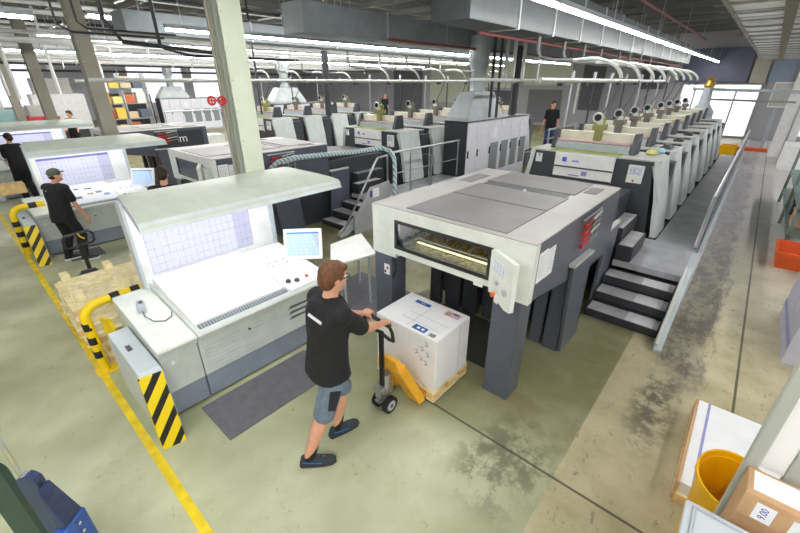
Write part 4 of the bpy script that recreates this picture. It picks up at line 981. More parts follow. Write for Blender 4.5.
solo('guard_board', MB().hexa([(.58, 4.66, 0), (.61, 4.66, 0), (.56, 4.82, 0), (.53, 4.82, 0)], [(.55, 4.66, .68), (.58, 4.66, .68), (.53, 4.82, .68), (.50, 4.82, .68)]), YELLOW, 'plain yellow upright board between guard rail and console', 'board', (.55, 4.74, 0))
t = thing('guard_rail', 'yellow tube guard with black bands beside the console of the capped worker', 'guard rail', (.40, 9.85, 0))
pts = [(.40, 9.9, 0), (.40, 9.9, .72)] + [(.40 + .17 * (1 - math.cos(R(a))), 9.9, .72 + .18 * math.sin(R(a))) for a in range(15, 91, 15)] + [(.9, 9.9, .9)]
part(t, 'tube', MB().tube(pts, .055, 12), YELLOW, smooth=True)
for z in (.15, .36, .56): part(t, 'black_band', MB().cyl((.40, 9.9, z), (.40, 9.9, z + .10), .0565, 12), BLACK)
part(t, 'black_band', MB().cyl((.66, 9.9, .9), (.78, 9.9, .9), .0565, 12), BLACK)
# timber beside the second console
solo('timber_beam', B(.2, 12.0, .75, .9, 12.4, .95), WOODD, 'light brown timber block left of the second console wall', 'timber', (.5, 12.2, .75))

# ------------------------------------------------------------------ box on its pallet, pallet truck
pb = pallet('half_pallet', 'small pine pallet under the big white box', 2.76, 2.1, .03, .62, .80, None)
t = thing('sheet_box', 'big white cardboard box with blue stickers on the pallet truck', 'box', (2.755, 2.1, .175))
bx0, bx1, by0, by1, bz0, bz1 = 2.46, 3.05, 1.70, 2.50, .175, .79
part(t, 'carton', B(bx0, by0, bz0, bx1, by1, bz1), BOXW, .012)
part(t, 'lid_edge', B(2.86, by0 - .0015, bz0, 2.864, by0, bz1), CLINE)
bl = part(t, 'blue_sticker', B(2.49, 1.88, bz1, 2.57, 2.04, bz1 + .0015), BLUEL, label='blue sticker with two white marks')
part(bl, 'white_mark', MB().box(2.515, 1.905, bz1 + .001, 2.545, 1.94, bz1 + .0022).box(2.515, 1.96, bz1 + .001, 2.545, 1.995, bz1 + .0022), WHITE)
bl = part(t, 'blue_sticker', B(2.90, 2.13, bz1, 2.955, 2.33, bz1 + .0015), BLUEL, label='plain blue sticker')
part(bl, 'white_mark', B(2.92, 2.2, bz1 + .001, 2.935, 2.26, bz1 + .0022), CLINE)
ph = part(t, 'photo_sticker', B(2.90, 1.76, bz1, 2.99, 1.94, bz1 + .0015), M('mauve_print', (196, 170, 186), .5), label='small printed photo sticker')
part(ph, 'print', MB().lathe([(.035, 0), (.035, .001)], (2.93, 1.90, bz1 + .0014), 14), M('tan_print', (186, 130, 104), .5)); part(ph, 'print', B(2.955, 1.79, bz1 + .0014, 2.985, 1.86, bz1 + .0022), M('plum_print', (90, 70, 92), .5))
m = MB()
for x, y, a, b in ((2.60, 1.75, .004, .5), (2.72, 1.75, .004, .5)): m.box(x, y, bz1, x + a, y + b, bz1 + .001)
m.box(2.49, 2.1, bz1, 3.0, 2.104, bz1 + .001)
part(t, 'fold_line', m, CLINE)
# handwriting strokes on the front and the top corner
INK = M('marker_ink', (70, 74, 82), .7)
m = MB()
def stroke(pts, r=.003): m.tube(pts, r, 5)
for k, (y, z) in enumerate(((1.82, .70), (1.87, .62), (1.80, .58), (1.94, .56), (1.88, .50), (1.82, .47))):
    fx = bx0 - .0005; a = .022
    stroke([(fx, y + a, z + a), (fx, y - a * .6, z + a * .8), (fx, y + a * .3, z), (fx, y - a, z - a * .4), (fx, y + a * .8, z - a)])
part(t, 'handwriting', m, INK)
m = MB()
for k in range(3): m.box(2.49 + k * .018, 1.76, bz1, 2.502 + k * .018, 1.83, bz1 + .0015)
part(t, 'print_mark', m, INK)
part(t, 'paper_label', B(bx0 - .0015, 2.06, .60, bx0, 2.18, .74), PAPER)
def truck():
    t = thing('pallet_truck', 'yellow hand pallet truck carrying the big white box', 'pallet truck', (2.1, 2.07, 0))
    hd = part(t, 'handle_loop', MB().tube([(2.085, 2.08, .93), (2.085, 1.96, .90), (2.07, 1.90, .92), (2.055, 1.90, 1.02), (2.05, 1.93, 1.075), (2.05, 2.07, 1.09), (2.05, 2.21, 1.10), (2.055, 2.25, 1.05), (2.07, 2.24, .95), (2.085, 2.20, .93)], .016, 8, True), BLACK, smooth=True)
    part(hd, 'grip', MB().cyl((2.05, 1.92, 1.075), (2.05, 2.22, 1.098), .019, 8), DARKER)
    part(hd, 'lever', MB().tube([(2.06, 2.08, 1.09), (2.075, 2.10, 1.04), (2.07, 2.14, 1.0)], .01, 6), YELLOW)
    part(t, 'drawbar', MB().box(2.075, 2.045, .25, 2.105, 2.095, .94), BLACK, .006)
    pm = part(t, 'hydraulic_pump', MB().cyl((2.14, 2.07, .12), (2.14, 2.07, .42), .05, 14).cyl((2.07, 2.0, .26), (2.07, 2.15, .26), .035, 10).box(2.03, 2.03, .16, 2.2, 2.11, .30), STEEL, smooth=True)
    part(pm, 'pedal', MB().box(1.98, 2.03, .17, 2.05, 2.07, .19), STEEL)
    for y in (1.985, 2.125):
        wh = part(t, 'steer_wheel', MB().cyl((2.10, y - .025, .09), (2.10, y + .025, .09), .09, 22), BLACK, smooth=True)
        part(wh, 'hub', MB().cyl((2.10, y - .03, .09), (2.10, y + .03, .09), .055, 18), GREYPL)
        part(wh, 'axle_cap', MB().cyl((2.10, y - .034, .09), (2.10, y + .034, .09), .02, 10), DARK)
    part(t, 'head_frame', MB().hexa([(2.15, 1.88, .48), (2.23, 1.88, .48), (2.23, 2.19, .48), (2.15, 2.19, .48)], [(2.16, 1.96, .59), (2.22, 1.96, .59), (2.22, 2.12, .59), (2.16, 2.12, .59)]).hexa([(2.34, 1.79, .03), (2.44, 1.79, .03), (2.44, 1.97, .03), (2.34, 1.97, .03)], [(2.14, 1.88, .50), (2.23, 1.88, .56), (2.23, 2.02, .56), (2.14, 2.02, .50)]).hexa([(2.38, 2.14, .03), (2.44, 2.14, .03), (2.44, 2.30, .03), (2.38, 2.30, .03)], [(2.16, 2.11, .52), (2.23, 2.11, .54), (2.23, 2.21, .54), (2.16, 2.21, .52)]), JACKY, .008)
    for y in (1.80, 2.15):
        fk = part(t, 'fork', B(2.34, y, .055, 3.02, y + .15, .098), JACKY, .008)
        part(fk, 'load_wheel', MB().cyl((2.92, y + .03, .035), (2.92, y + .12, .035), .034, 12), BLACK)
    return t
tr1 = truck()
t2 = dup(tr1, (0, 0, 0), 'pallet truck with black loop handle standing between pallets and capped worker')
t2.location = (.81, 6.70, 0); t2.rotation_euler = (0, 0, R(-90))
for ch in bpy.data.objects:
    if ch.parent == t2 and ch.name.startswith('head_frame'): ch.material_slots[0].link = 'OBJECT'; ch.material_slots[0].material = DARKER

# ------------------------------------------------------------------ lower right corner
t = thing('paper_pallet', 'wooden skid under the white sheets in the lower right corner', 'pallet', (3.5, -.75, 0))
for y in (-.42, -.78, -1.2): part(t, 'runner', B(2.9, y, 0, 4.05, y + .1, .08), WOODD, .004)
for i in range(6): part(t, 'board', B(2.9 + i * .19, -1.22, .08, 3.07 + i * .19, -.30, .10), WOOD, .003)
t = thing('paper_stack', 'flat stack of white sheets with a violet edge line, by yellow bin', 'paper stack', (3.5, -.75, .10))
part(t, 'sheets', B(2.92, -1.2, .10, 4.05, -.325, .21), PAPER, .003); part(t, 'edge_line', B(2.92, -.415, .21, 4.05, -.395, .2115), BLUESTRIPE)
part(t, 'edge_board', B(2.9, -.322, .02, 4.06, -.302, .215), M('tan_edge_board', (206, 166, 124), .8))
t = thing('waste_bin', 'amber yellow plastic bin beside the slanting post at lower right', 'bin', (2.64, -.53, 0))
rx, ry = .25, .19
part(t, 'tub', MB().lathe([(.75, 0), (.97, .66), (1.0, .70), (1.06, .70), (1.07, .665), (1.0, .655), (.93, .66), (.93, .64), (.70, .05), (.0001, .05)], (2.64, -.53, 0), 28, rx, ry), AMBER, smooth=True)
t = thing('lidded_container', 'grey plastic container with pale lid at the bottom edge', 'container', (1.72, -.5, 0))
part(t, 'tub', MB().hexa([(1.45, -.72, 0), (1.96, -.72, 0), (1.96, -.32, 0), (1.45, -.32, 0)], [(1.40, -.78, .96), (2.0, -.78, .96), (2.0, -.29, .96), (1.40, -.29, .96)]), GREYPL, .02)
ld = part(t, 'lid', B(1.38, -.80, .95, 2.02, -.275, .985), LIDPL, .015)
part(ld, 'lid_rim', MB().tube([(1.42, -.76, .988), (1.98, -.76, .988), (1.98, -.315, .988), (1.42, -.315, .988)], .012, 6, True), GREYPL)
part(ld, 'label', B(1.62, -.42, .985, 1.72, -.34, .987), PAPER)
t = thing('post_frame', 'pale green steel post in front of the amber yellow bin', 'post', (2.32, -.48, 0))
part(t, 'tube', B(2.295, -.515, 0, 2.345, -.455, 4.2), COLM, .008); part(t, 'cap', B(2.29, -.52, 4.2, 2.35, -.45, 4.22), COLD)
t = thing('post_frame', 'second pale green post at the right edge beyond the white board', 'post', (2.42, -1.2, 0))
part(t, 'tube', B(2.33, -.69, 0, 2.38, -.62, 4.2), COLM, .008); part(t, 'cap', B(2.325, -.695, 4.2, 2.385, -.615, 4.22), COLD)
solo('white_board', B(2.346, -.62, 1.13, 2.362, -.516, 2.95), M('blank_board_white', (252, 252, 252), .5, 0, .01), 'blank white board between two pale green posts at right', 'board', (2.35, -.57, 1.13), bevel=.004)
t = thing('label_carton', 'brown cardboard carton with white labels in the lower right corner', 'carton', (2.2, -.9, 0))
part(t, 'box', B(2.10, -1.35, .0, 2.29, -.475, 1.15), CARD, .006)
part(t, 'lid_flap', B(2.085, -1.36, 1.0, 2.10, -.47, 1.155), CARD, .003)
part(t, 'address_label', B(2.0825, -.86, .98, 2.0845, -.66, 1.12), PAPER)
part(t, 'address_label', B(2.13, -.70, 1.15, 2.27, -.50, 1.1515), PAPER, label='white address label on top')
part(t, 'address_label', B(2.12, -1.0, 1.15, 2.27, -.73, 1.1515), PAPER)
nl = part(t, 'number_label', B(2.083, -.60, 1.015, 2.085, -.525, 1.125), PAPER, label='white sticker with handwritten 9.00')
letters(nl, 'number', '9.00', .042, M('violet_ink', (96, 88, 170), .6), Matrix.Translation((2.0825, -.563, 1.07)) @ Matrix.Rotation(R(-90), 4, 'Z') @ Matrix.Rotation(R(90), 4, 'X') @ Matrix.Rotation(R(90), 4, 'Z'))

# ------------------------------------------------------------------ lower left corner: carts with rounded acrylic shields
u = Vector((.66, -.75, 0)); f = Vector((.75, .66, 0))
def shield(c, w, zt, th, name, mt, lb, rim=True):
    c = Vector(c)
    pr_ = [(-w, 0.0), (-w, zt - w)] + [(w * math.cos(R(a)), zt - w + w * math.sin(R(a))) for a in range(180, -1, -15)] + [(w, 0.0)]
    t = thing(name, lb, 'shield', (c.x, c.y, 0), 'rounded acrylic shields')
    ring = lambda o: [tuple(c + u * a + f * o + Vector((0, 0, z))) for a, z in pr_]
    part(t, 'panel', MB().loft([ring(-th), ring(th)]), mt)
    if rim: part(t, 'chrome_rim', MB().tube([c + u * a + f * -th + Vector((0, 0, z)) for a, z in pr_[1:-1]], .012, 8), CHROME, smooth=True)
    return t
shield((-.435, 2.76, 0), .085, 1.05, .02, 'acrylic_shield', GREENGL, 'dark green rounded shield with chrome rim at left edge')
shield((-.295, 2.53, 0), .055, 1.02, .025, 'acrylic_shield', NAVY, 'navy rounded shield with chrome rim in lower left corner')
t = thing('blue_cart', 'blue boxy cart body with sloped dark cover in the lower left corner', 'cart', (-.2, 2.25, 0))
def ub(c, a0, a1, z0, z1, d0, d1): 
    c = Vector(c); q = lambda a, d, z: tuple(c + u * a + f * d + Vector((0, 0, z)))
    return MB().hexa([q(a0, d0, z0), q(a1, d0, z0), q(a1, d1, z0), q(a0, d1, z0)], [q(a0, d0, z1), q(a1, d0, z1), q(a1, d1, z1), q(a0, d1, z1)])
part(t, 'body', ub((-.30, 2.49, 0), .055, .125, 0, .64, -.07, .09), BLUEPL, .01)
c = Vector((-.30, 2.49, 0)); q = lambda a, d, z: tuple(c + u * a + f * d + Vector((0, 0, z)))
part(t, 'sloped_cover', MB().hexa([q(.055, -.05, .645), q(.118, -.05, .645), q(.118, .08, .645), q(.055, .08, .645)], [q(.05, -.03, .95), q(.06, -.03, .94), q(.06, .05, .94), q(.05, .05, .95)]), NAVY, .006)
for dz in (.62, .55): part(t, 'bolt', MB().cyl(q(.12, 0, dz), q(.155, 0, dz), .010, 8), CHROME)
solo('chrome_ball', MB().ball((-.372, 2.98, 1.08), .035, 14, 8).cyl((-.372, 2.98, 0), (-.372, 2.98, 1.06), .014, 8), CHROME, 'small chrome ball handle at the left edge above green shield', 'handle', (-.372, 2.98, 0), smooth=True)

# ------------------------------------------------------------------ far hall clutter seen on the left
shelf = thing('tall_shelf', 'tall yellow and white shelving packed with goods right of the thick column', 'shelf', (6.5, 24, 0))
for x in (5.5, 6.6, 7.7): part(shelf, 'upright', B(x, 24, 0, x + .06, 24.6, 3.4), STEEL)
for z in (.6, 1.3, 2.0, 2.7): part(shelf, 'shelf_board', B(5.5, 24, z, 7.76, 24.6, z + .05), COLD)
cols = ((226, 170, 60), (240, 220, 140), (200, 110, 70), (244, 240, 225), (190, 60, 60), (240, 200, 90), (214, 190, 160), (90, 100, 120))
names = ('amber', 'cream', 'rust', 'white', 'red', 'gold', 'tan', 'slate')
k = 0
for zi, z in enumerate((.65, 1.35, 2.05, 2.75)):
    for i in range(4):
        x = 5.62 + i * .52; h = .3 + .2 * ((k * 7) % 3) / 2
        g = solo('stored_box', B(x, 24.02, z, x + .4, 24.5, z + h), M('goods_%s' % names[k % 8], cols[k % 8], .6), '%s box, %s on the %s shelf of the tall shelving' % (names[k % 8], ('leftmost', 'second from left', 'third from left', 'rightmost')[i], ('lowest', 'second', 'third', 'top')[zi]), 'box', (x, 24.2, z), 'boxes on the tall shelving', .01); k += 1
solo('work_bench', MB().box(5.6, 17.4, 0.9, 8.2, 18.2, .96).box(5.7, 17.5, 0, 5.8, 18.1, .9).box(8.0, 17.5, 0, 8.1, 18.1, .9).box(5.6, 17.42, .3, 8.2, 17.46, .9), WHITE, 'white work bench below the tall shelving', 'bench', (6.9, 17.8, 0))
t = thing('tube_railing', 'thin grey tube railing in front of the white work bench', 'railing', (7, 16.8, 0), 'tube railings')
part(t, 'rail', MB().tube([(5.8, 16.8, .5), (5.8, 16.8, 2.0), (9.4, 16.8, 2.0), (9.4, 16.8, .5)], .03, 8), STEEL)
solo('dark_machine', B(8.4, 32.5, 0, 10.6, 33.5, 2.3), M('blue_black_machine', (52, 56, 70), .5), 'dark blue machine body left of the distant cabinet hood', 'machine', (9, 33, 0), bevel=.03)
for i, (x, y, wd, h, c, lb) in enumerate(((-.6, 26, 1.6, 2.2, (120, 170, 165), 'teal machine far behind the leftmost column'), (1.3, 27, 1.4, 2.4, (150, 190, 190), 'pale teal machine behind the middle left column'), (3.0, 26, 1.2, 2.0, (210, 60, 60), 'small red machine between the two left columns'), (3.9, 30, 2.4, 3.2, (235, 236, 240), 'tall white machine left of the thick column'), (-3, 24, 1.6, 1.6, (90, 96, 104), 'low grey machine at the far left edge'), (1.7, 21.0, .8, 1.4, (200, 90, 80), 'red and white small unit beside the distant walking person'))):
    t = thing('far_machine', lb, 'machine', (x, y, 0), 'machines far away on the left')
    part(t, 'body', B(x, y, 0, x + wd, y + 1.2, h * .75), M('far_paint_%d' % i, c, .5), .03)
    part(t, 'head', B(x + wd * .1, y + .1, h * .75, x + wd * .8, y + 1, h), TOPLIGHT, .03)
    part(t, 'base_panel', B(x + .02, y - .02, .05, x + wd - .02, y, .5), DARK)
# lettering panel on the dark side of the third delivery
t = thing('branding_panel', 'dark panel with red block and white script mark on the third delivery', 'sign', (4.6, 12.9, 1.3))
part(t, 'plate', B(4.05, 12.90, 1.22, 5.4, 12.92, 1.70), DARKER)
part(t, 'red_block', B(4.2, 12.895, 1.36, 4.45, 12.90, 1.6), M('wine_red', (130, 30, 40), .5))
letters(t, 'script_mark', 'm', .32, WHITE, Matrix.Translation((4.8, 12.893, 1.48)) @ Matrix.Rotation(R(90), 4, 'X'))
# ------------------------------------------------------------------ people
from mathutils.bvhtree import BVHTree
UP = Vector((0, 0, 1))
def sculpt(parent, name, mb, mt, voxel, it=5, label=None):
    me = bpy.data.meshes.new(name); me.from_pydata([Vector(v) for v in mb.v], [], mb.f)
    bm = bmesh.new(); bm.from_mesh(me); bmesh.ops.recalc_face_normals(bm, faces=bm.faces); bm.to_mesh(me); bm.free()
    ob = bpy.data.objects.new(name, me); col.objects.link(ob)
    md = ob.modifiers.new('r', 'REMESH'); md.mode = 'VOXEL'; md.voxel_size = voxel
    md = ob.modifiers.new('s', 'SMOOTH'); md.factor = .5; md.iterations = it
    dg = bpy.context.evaluated_depsgraph_get(); dg.update()
    out = bpy.data.meshes.new_from_object(ob.evaluated_get(dg))
    bpy.data.objects.remove(ob)
    out.transform(Matrix.Translation(-wloc(parent))); out.materials.clear(); out.materials.append(mt)
    out.polygons.foreach_set('use_smooth', [True] * len(out.polygons))
    o = bpy.data.objects.new(name, out); col.objects.link(o); o.parent = parent
    if label: o['label'] = label
    return o
def ring(c, rv, fv, hw, hd, n=16):
    return [Vector(c) + rv * hw * math.copysign(abs(math.cos(2 * math.pi * i / n)) ** .8, math.cos(2 * math.pi * i / n)) + fv * hd * math.copysign(abs(math.sin(2 * math.pi * i / n)) ** .8, math.sin(2 * math.pi * i / n)) for i in range(n)]
def ik(a, b, la, lb, bend):
    a, b = Vector(a), Vector(b); d = b - a; L = min(d.length, (la + lb) * .999); u_ = d.normalized()
    x = (la * la - lb * lb + L * L) / (2 * L); h = math.sqrt(max(la * la - x * x, 0))
    p = Vector(bend) - u_ * Vector(bend).dot(u_); p = p.normalized()
    return a + u_ * x + p * h
def lerp(a, b, t): return Vector(a) * (1 - t) + Vector(b) * t

def person(spec):
    s = spec.get('s', 1.0); F = Vector(spec['F']).normalized(); Rt = F.cross(UP).normalized()
    HF = Vector(spec.get('HF', spec['F'])).normalized(); HR = HF.cross(UP).normalized(); HU = HR.cross(HF).normalized()
    pel, chest, neck, head = [Vector(spec[k]) for k in ('pelvis', 'chest', 'neck', 'head')]
    vx = spec.get('voxel', .011)
    t = thing('person', spec['label'], 'person', spec['base'])
    sh = {}; el = {}; wr = {}; hip = {}; kn = {}; an = {}
    for k, sg in (('R', 1), ('L', -1)):
        sh[k] = neck + Rt * sg * .175 * s - UP * .065 * s
        wr[k] = Vector(spec['wrist' + k]); el[k] = ik(sh[k], wr[k], .30 * s, .265 * s, spec.get('bend' + k, (0, 0, -1)))
        hip[k] = pel + Rt * sg * .095 * s - UP * .03 * s
        an[k] = Vector(spec['ankle' + k]); kn[k] = ik(hip[k], an[k], .44 * s, .41 * s, spec.get('kbend', F))
    def torso(m, e, lo=-.10, top=True):
        sp = (neck - pel)
        rows = [(lo, .150 + e * 1.3, .108 + e), (-.02, .172 + e * .3, .118 + e * .3), (.18, .168, .115), (.42, .155, .112), (.66, .172, .122), (.84, .180, .118), (.94, .150, .095)]
        if top: rows.append((1.02, .075, .07))
        m.loft([ring(pel + sp * (q if q > 0 else 0) + (UP * q * .6 if q < 0 else Vector((0, 0, 0))) + F * .0, Rt, F, (w + e) * s, (d + e) * s) for q, w, d in rows])
        for k in 'RL': m.cone(neck - UP * .06 * s, (.07 + e) * s, sh[k], (.062 + e) * s, 12)
    b = MB(); torso(b, 0)
    b.cone(neck - UP * .03 * s, .062 * s, head - UP * .06 * s - HF * .01 * s, .056 * s)
    rot = Matrix((HR, HF, HU)).transposed()
    hc = head
    P = lambda x, y, z: hc + HR * x * s + HF * y * s + HU * z * s
    b.ball(P(0, -.01, .03), (.076 * s, .098 * s, .098 * s), 18, 12, rot)
    b.ball(P(0, .018, -.035), (.062 * s, .076 * s, .085 * s), 16, 10, rot)
    b.cone(P(0, .06, -.09), .022 * s, P(0, .078, -.094), .02 * s)                   # chin
    b.cone(P(0, .088, .022), .010 * s, P(0, .112, -.022), .014 * s)                 # nose
    b.cone(P(-.03, .083, .040), .011 * s, P(.03, .083, .040), .011 * s)              # brow
    b.cone(P(-.018, .088, -.053), .008 * s, P(.018, .088, -.053), .008 * s)           # mouth
    for sg in (1, -1):
        b.ball(P(sg * .079, -.012, -.005), (.011 * s, .024 * s, .034 * s), 10, 8, rot)  # ear
    for k, sg in (('R', 1), ('L', -1)):
        b.cone(sh[k], .055 * s, lerp(sh[k], el[k], .35), .052 * s); b.cone(lerp(sh[k], el[k], .3), .050 * s, el[k], .040 * s)
        b.cone(el[k], .040 * s, lerp(el[k], wr[k], .35), .043 * s); b.cone(lerp(el[k], wr[k], .3), .042 * s, wr[k], .028 * s)
        b.cone(hip[k], .088 * s, kn[k], .062 * s, 14); b.cone(kn[k], .060 * s, lerp(kn[k], an[k], .35) - F * .015 * s, .064 * s, 14)
        b.cone(lerp(kn[k], an[k], .35) - F * .015 * s, .063 * s, an[k], .042 * s, 14)
        toe = Vector(spec.get('toe' + k, F)).normalized()
        b.cone(an[k] - UP * .03 * s, .035 * s, an[k] + toe * .13 * s - UP * .055 * s, .03 * s)
        # hand
        g = spec.get('grip' + k)
        if g:
            C, D, n_ = Vector(g[0]), Vector(g[1]).normalized(), Vector(g[2]).normalized()
            a = n_.cross(D).normalized()
            if a.dot(C - wr[k]) < 0: a = -a
            th = Vector(g[3]).normalized()
            for i in range(4):
                o = D * (i - 1.5) * .0215 * s; ln = (.92, 1.0, 1.06, .95)[i] if D.dot(th) > 0 else (.95, 1.06, 1.0, .92)[i]
                K = C + o - a * .030 + n_ * .030
                pts = [wr[k] + (K - wr[k]) * .3 + o * .2, K, C + o + a * .010 * ln + n_ * .036, C + o + a * .036 * ln + n_ * .004, C + o + a * .018 - n_ * .027]
                rr = (.016, .0125, .0105, .0098, .009)
                for q in range(4): b.cone(pts[q], rr[q], pts[q + 1], rr[q + 1], 8)
            pts = [wr[k] + a * .012 + th * .014, C - a * .030 + th * .040 - n_ * .004, C - a * .004 + th * .042 - n_ * .028, C + a * .022 + th * .036 - n_ * .030]
            for q in range(3): b.cone(pts[q], (.015, .013, .011)[q], pts[q + 1], (.013, .011, .010)[q], 8)
        else:
            hd = Vector(spec.get('hand' + k, (wr[k] - el[k]))).normalized(); sd = hd.cross(Rt if abs(hd.dot(Rt)) < .9 else F).normalized()
            b.cone(wr[k], .026 * s, wr[k] + hd * .07 * s, .03 * s)
            for i in range(4):
                o = sd * (i - 1.5) * .022 * s; L_ = (.15, .172, .168, .145)[i] * s
                b.cone(wr[k] + hd * .07 * s + o, .0115 * s, wr[k] + hd * L_ * .75 + o * 1.15 - Rt * sg * .006, .0105 * s, 8)
                b.cone(wr[k] + hd * L_ * .75 + o * 1.15 - Rt * sg * .006, .0105 * s, wr[k] + hd * L_ + o * 1.2 - Rt * sg * .022, .009 * s, 8)
            b.cone(wr[k] + hd * .02 * s - sd * .025 * s, .014 * s, wr[k] + hd * .085 * s - sd * .058 * s, .011 * s, 8)
    body = sculpt(t, 'body', b, SKIN, vx, 3)
    # shirt
    m = MB(); torso(m, spec.get('loose', .024), spec.get('hem', -.16), True)
    for k in 'RL':
        q = lerp(sh[k], el[k], spec.get('sleeve', .72))
        m.cone(sh[k], .077 * s, q, .074 * s, 14)
    shirt = sculpt(t, 'shirt', m, spec.get('shirt', TEE), max(vx, .011), 4, spec.get('shirt_label'))
    # trousers or shorts
    m = MB()
    m.loft([ring(pel + UP * z * s, Rt, F, w * s, d * s) for z, w, d in ((-.16, .10, .09), (-.12, .168, .125), (0, .178, .126), (.06, .160, .112))])
    short = spec.get('shorts', False)
    for k in 'RL':
        if short:
            e = lerp(hip[k], kn[k], .93); m.cone(hip[k] - UP * .05, .104 * s, e, .092 * s, 14)
        else:
            m.cone(hip[k], .107 * s, kn[k], .092 * s, 14); m.cone(kn[k], .090 * s, lerp(kn[k], an[k], .4) - F * .015 * s, .086 * s, 14); m.cone(lerp(kn[k], an[k], .4) - F * .015 * s, .086 * s, an[k] - UP * .01, .066 * s, 14)
    tr = sculpt(t, 'shorts' if short else 'trousers', m, spec.get('pants', TEE), max(vx, .011), 4)
    for k in 'RL':
        toe = Vector(spec.get('toe' + k, F)).normalized(); sd = toe.cross(UP)
        A = an[k]; z0 = A.z - .098 * s
        c0 = Vector((A.x, A.y, z0))
        rows = [(-.075, .030, .075), (-.06, .038, .10), (0, .042, .115), (.06, .046, .085), (.13, .050, .062), (.185, .044, .052), (.215, .024, .035)]
        m = MB(); rg = []
        for d, hw, h in rows:
            c_ = c0 + toe * d * s
            rg.append([c_ + sd * (hw * math.cos(R(a))) * s + UP * (max(0, math.sin(R(a))) * h + .012) * s for a in range(0, 360, 30)])
        m.loft(rg)
        so = sculpt(t, 'shoe', m, SHOE, .008 if vx < .01 else .011, 3)
        m = MB(); m.prism([(0, 0)] * 3, 'z', 0, 0) if False else None
        out = []
        for d, hw in ((-.088, .022), (-.07, .040), (0, .046), (.06, .051), (.13, .054), (.19, .047), (.225, .022)): out.append(c0 + (toe * d + sd * hw) * s)
        for d, hw in ((.225, .022), (.19, .047), (.13, .054), (.06, .051), (0, .046), (-.07, .040), (-.088, .022)): out.append(c0 + (toe * d - sd * hw) * s)
        mm = MB(); mm.loft([[p + UP * .001 for p in out], [p + UP * .026 * s for p in out]])
        part(so, 'sole', mm, spec.get('sole', DARKER))
        if short:
            mm = MB()
            for d in (.045, .075, .105): mm.tube([c0 + toe * d * s + sd * .028 * s + UP * (.080 - d * .25) * s, c0 + toe * (d + .01) * s + UP * (.108 - d * .3) * s, c0 + toe * d * s - sd * .028 * s + UP * (.080 - d * .25) * s], .007, 6)
            mm.tube([c0 + toe * -.05 * s + sd * .040 * s + UP * .07, c0 + toe * .02 * s + sd * .044 * s + UP * .05, c0 + toe * .10 * s + sd * .049 * s + UP * .045], .006, 6)
            part(so, 'laces', mm, SHOEBLUE, smooth=True, label='blue laces')
            sculpt(t, 'sock', MB().cone(A - UP * .02, .047, lerp(A, kn[k], .30), .050, 14), BLACK, .010, 2)
    # hair or cap
    if spec.get('cap'):
        m = MB(); m.ball(P(0, -.005, .055), (.090 * s, .110 * s, .085 * s), 18, 10, rot)
        cp = sculpt(t, 'cap', m, CAPG, .010, 3)
        part(cp, 'brim', MB().loft([[P(.075 * math.cos(R(a)), .06 + .10 * math.sin(R(a)), .045 - .01 * math.sin(R(a))) for a in range(0, 181, 20)], [P(.078 * math.cos(R(a)), .06 + .105 * math.sin(R(a)), .055 - .01 * math.sin(R(a))) for a in range(0, 181, 20)]]), CAPG)
        m = MB(); m.ball(P(0, -.055, -.01), (.074 * s, .055 * s, .05 * s), 14, 8, rot); sculpt(t, 'hair', m, HAIRD, .010, 2)
    else:
        m = MB(); m.ball(P(0, -.022, .048), (.090 * s, .104 * s, .100 * s), 18, 12, rot)
        m.ball(P(0, -.062, -.002), (.081 * s, .066 * s, .085 * s), 16, 10, rot)
        m.cone(P(-.045, .050, .098), .028 * s, P(.045, .058, .098), .028 * s)
        for sg in (1, -1): m.cone(P(sg * .073, .02, .06), .016 * s, P(sg * .076, .016, .012), .010 * s)
        sculpt(t, 'hair', m, spec.get('hair', HAIRD), min(vx, .009), 2)
    m = MB()
    for sg in (1, -1): m.ball(P(sg * .031, .082, .017), .011 * s, 10, 6)
    ey = part(t, 'eyes', m, PAPER, smooth=True)
    m = MB()
    for sg in (1, -1): m.ball(P(sg * .031, .0895, .017), .0055 * s, 8, 6)
    part(ey, 'iris', m, DARK, smooth=True)
    if spec.get('glasses'):
        m = MB()
        for sg in (1, -1):
            m.tube([P(sg * .032 + .024 * math.cos(R(a)), .106, .015 + .018 * math.sin(R(a))) for a in range(0, 360, 30)], .0028, 6, True)
            m.tube([P(sg * .056, .104, .020), P(sg * .080, .04, .020), P(sg * .084, -.02, .012)], .003, 6)
        m.tube([P(-.009, .107, .018), P(.009, .107, .018)], .0026, 6)
        part(t, 'glasses', m, BLACK, smooth=True)
    return t, shirt, tr
def on_surface(ob, root, pts):
    """points of a small flat patch laid on a garment: rays from p along d"""
    bv = BVHTree.FromObject(ob, bpy.context.evaluated_depsgraph_get()); out = []
    for p, d in pts:
        h = bv.ray_cast(Vector(p) - wloc(root), Vector(d))
        out.append((h[0] + wloc(root), h[1]) if h[0] is not None else None)
    return out

m1, shirt1, shorts1 = person(dict(
    label='man in a black T-shirt and denim shorts steering the pallet truck', base=(1.43, 2.11, 0), F=(.985, -.17, 0), HF=(.975, -.16, -.12),
    pelvis=(1.485, 2.10, .93), chest=(1.5, 2.09, 1.3), neck=(1.545, 2.085, 1.515), head=(1.60, 2.07, 1.675), voxel=.0075,
    wristR=(1.965, 1.945, 1.135), wristL=(1.965, 2.175, 1.145), bendR=(-.1, -.5, -1), bendL=(-.1, .6, -1),
    gripR=((2.05, 1.965, 1.078), (0, 1, .1), (.45, 0, 1), (0, 1, 0)), gripL=((2.05, 2.175, 1.097), (0, 1, .1), (.45, 0, 1), (0, -1, 0)),
    ankleR=(1.205, 2.10, .10), ankleL=(1.575, 2.17, .10), toeR=(.75, -.62, 0), toeL=(.96, -.22, 0),
    shorts=True, pants=DENIM, hair=HAIR, glasses=True, hem=-.13, sleeve=.82, loose=.03))
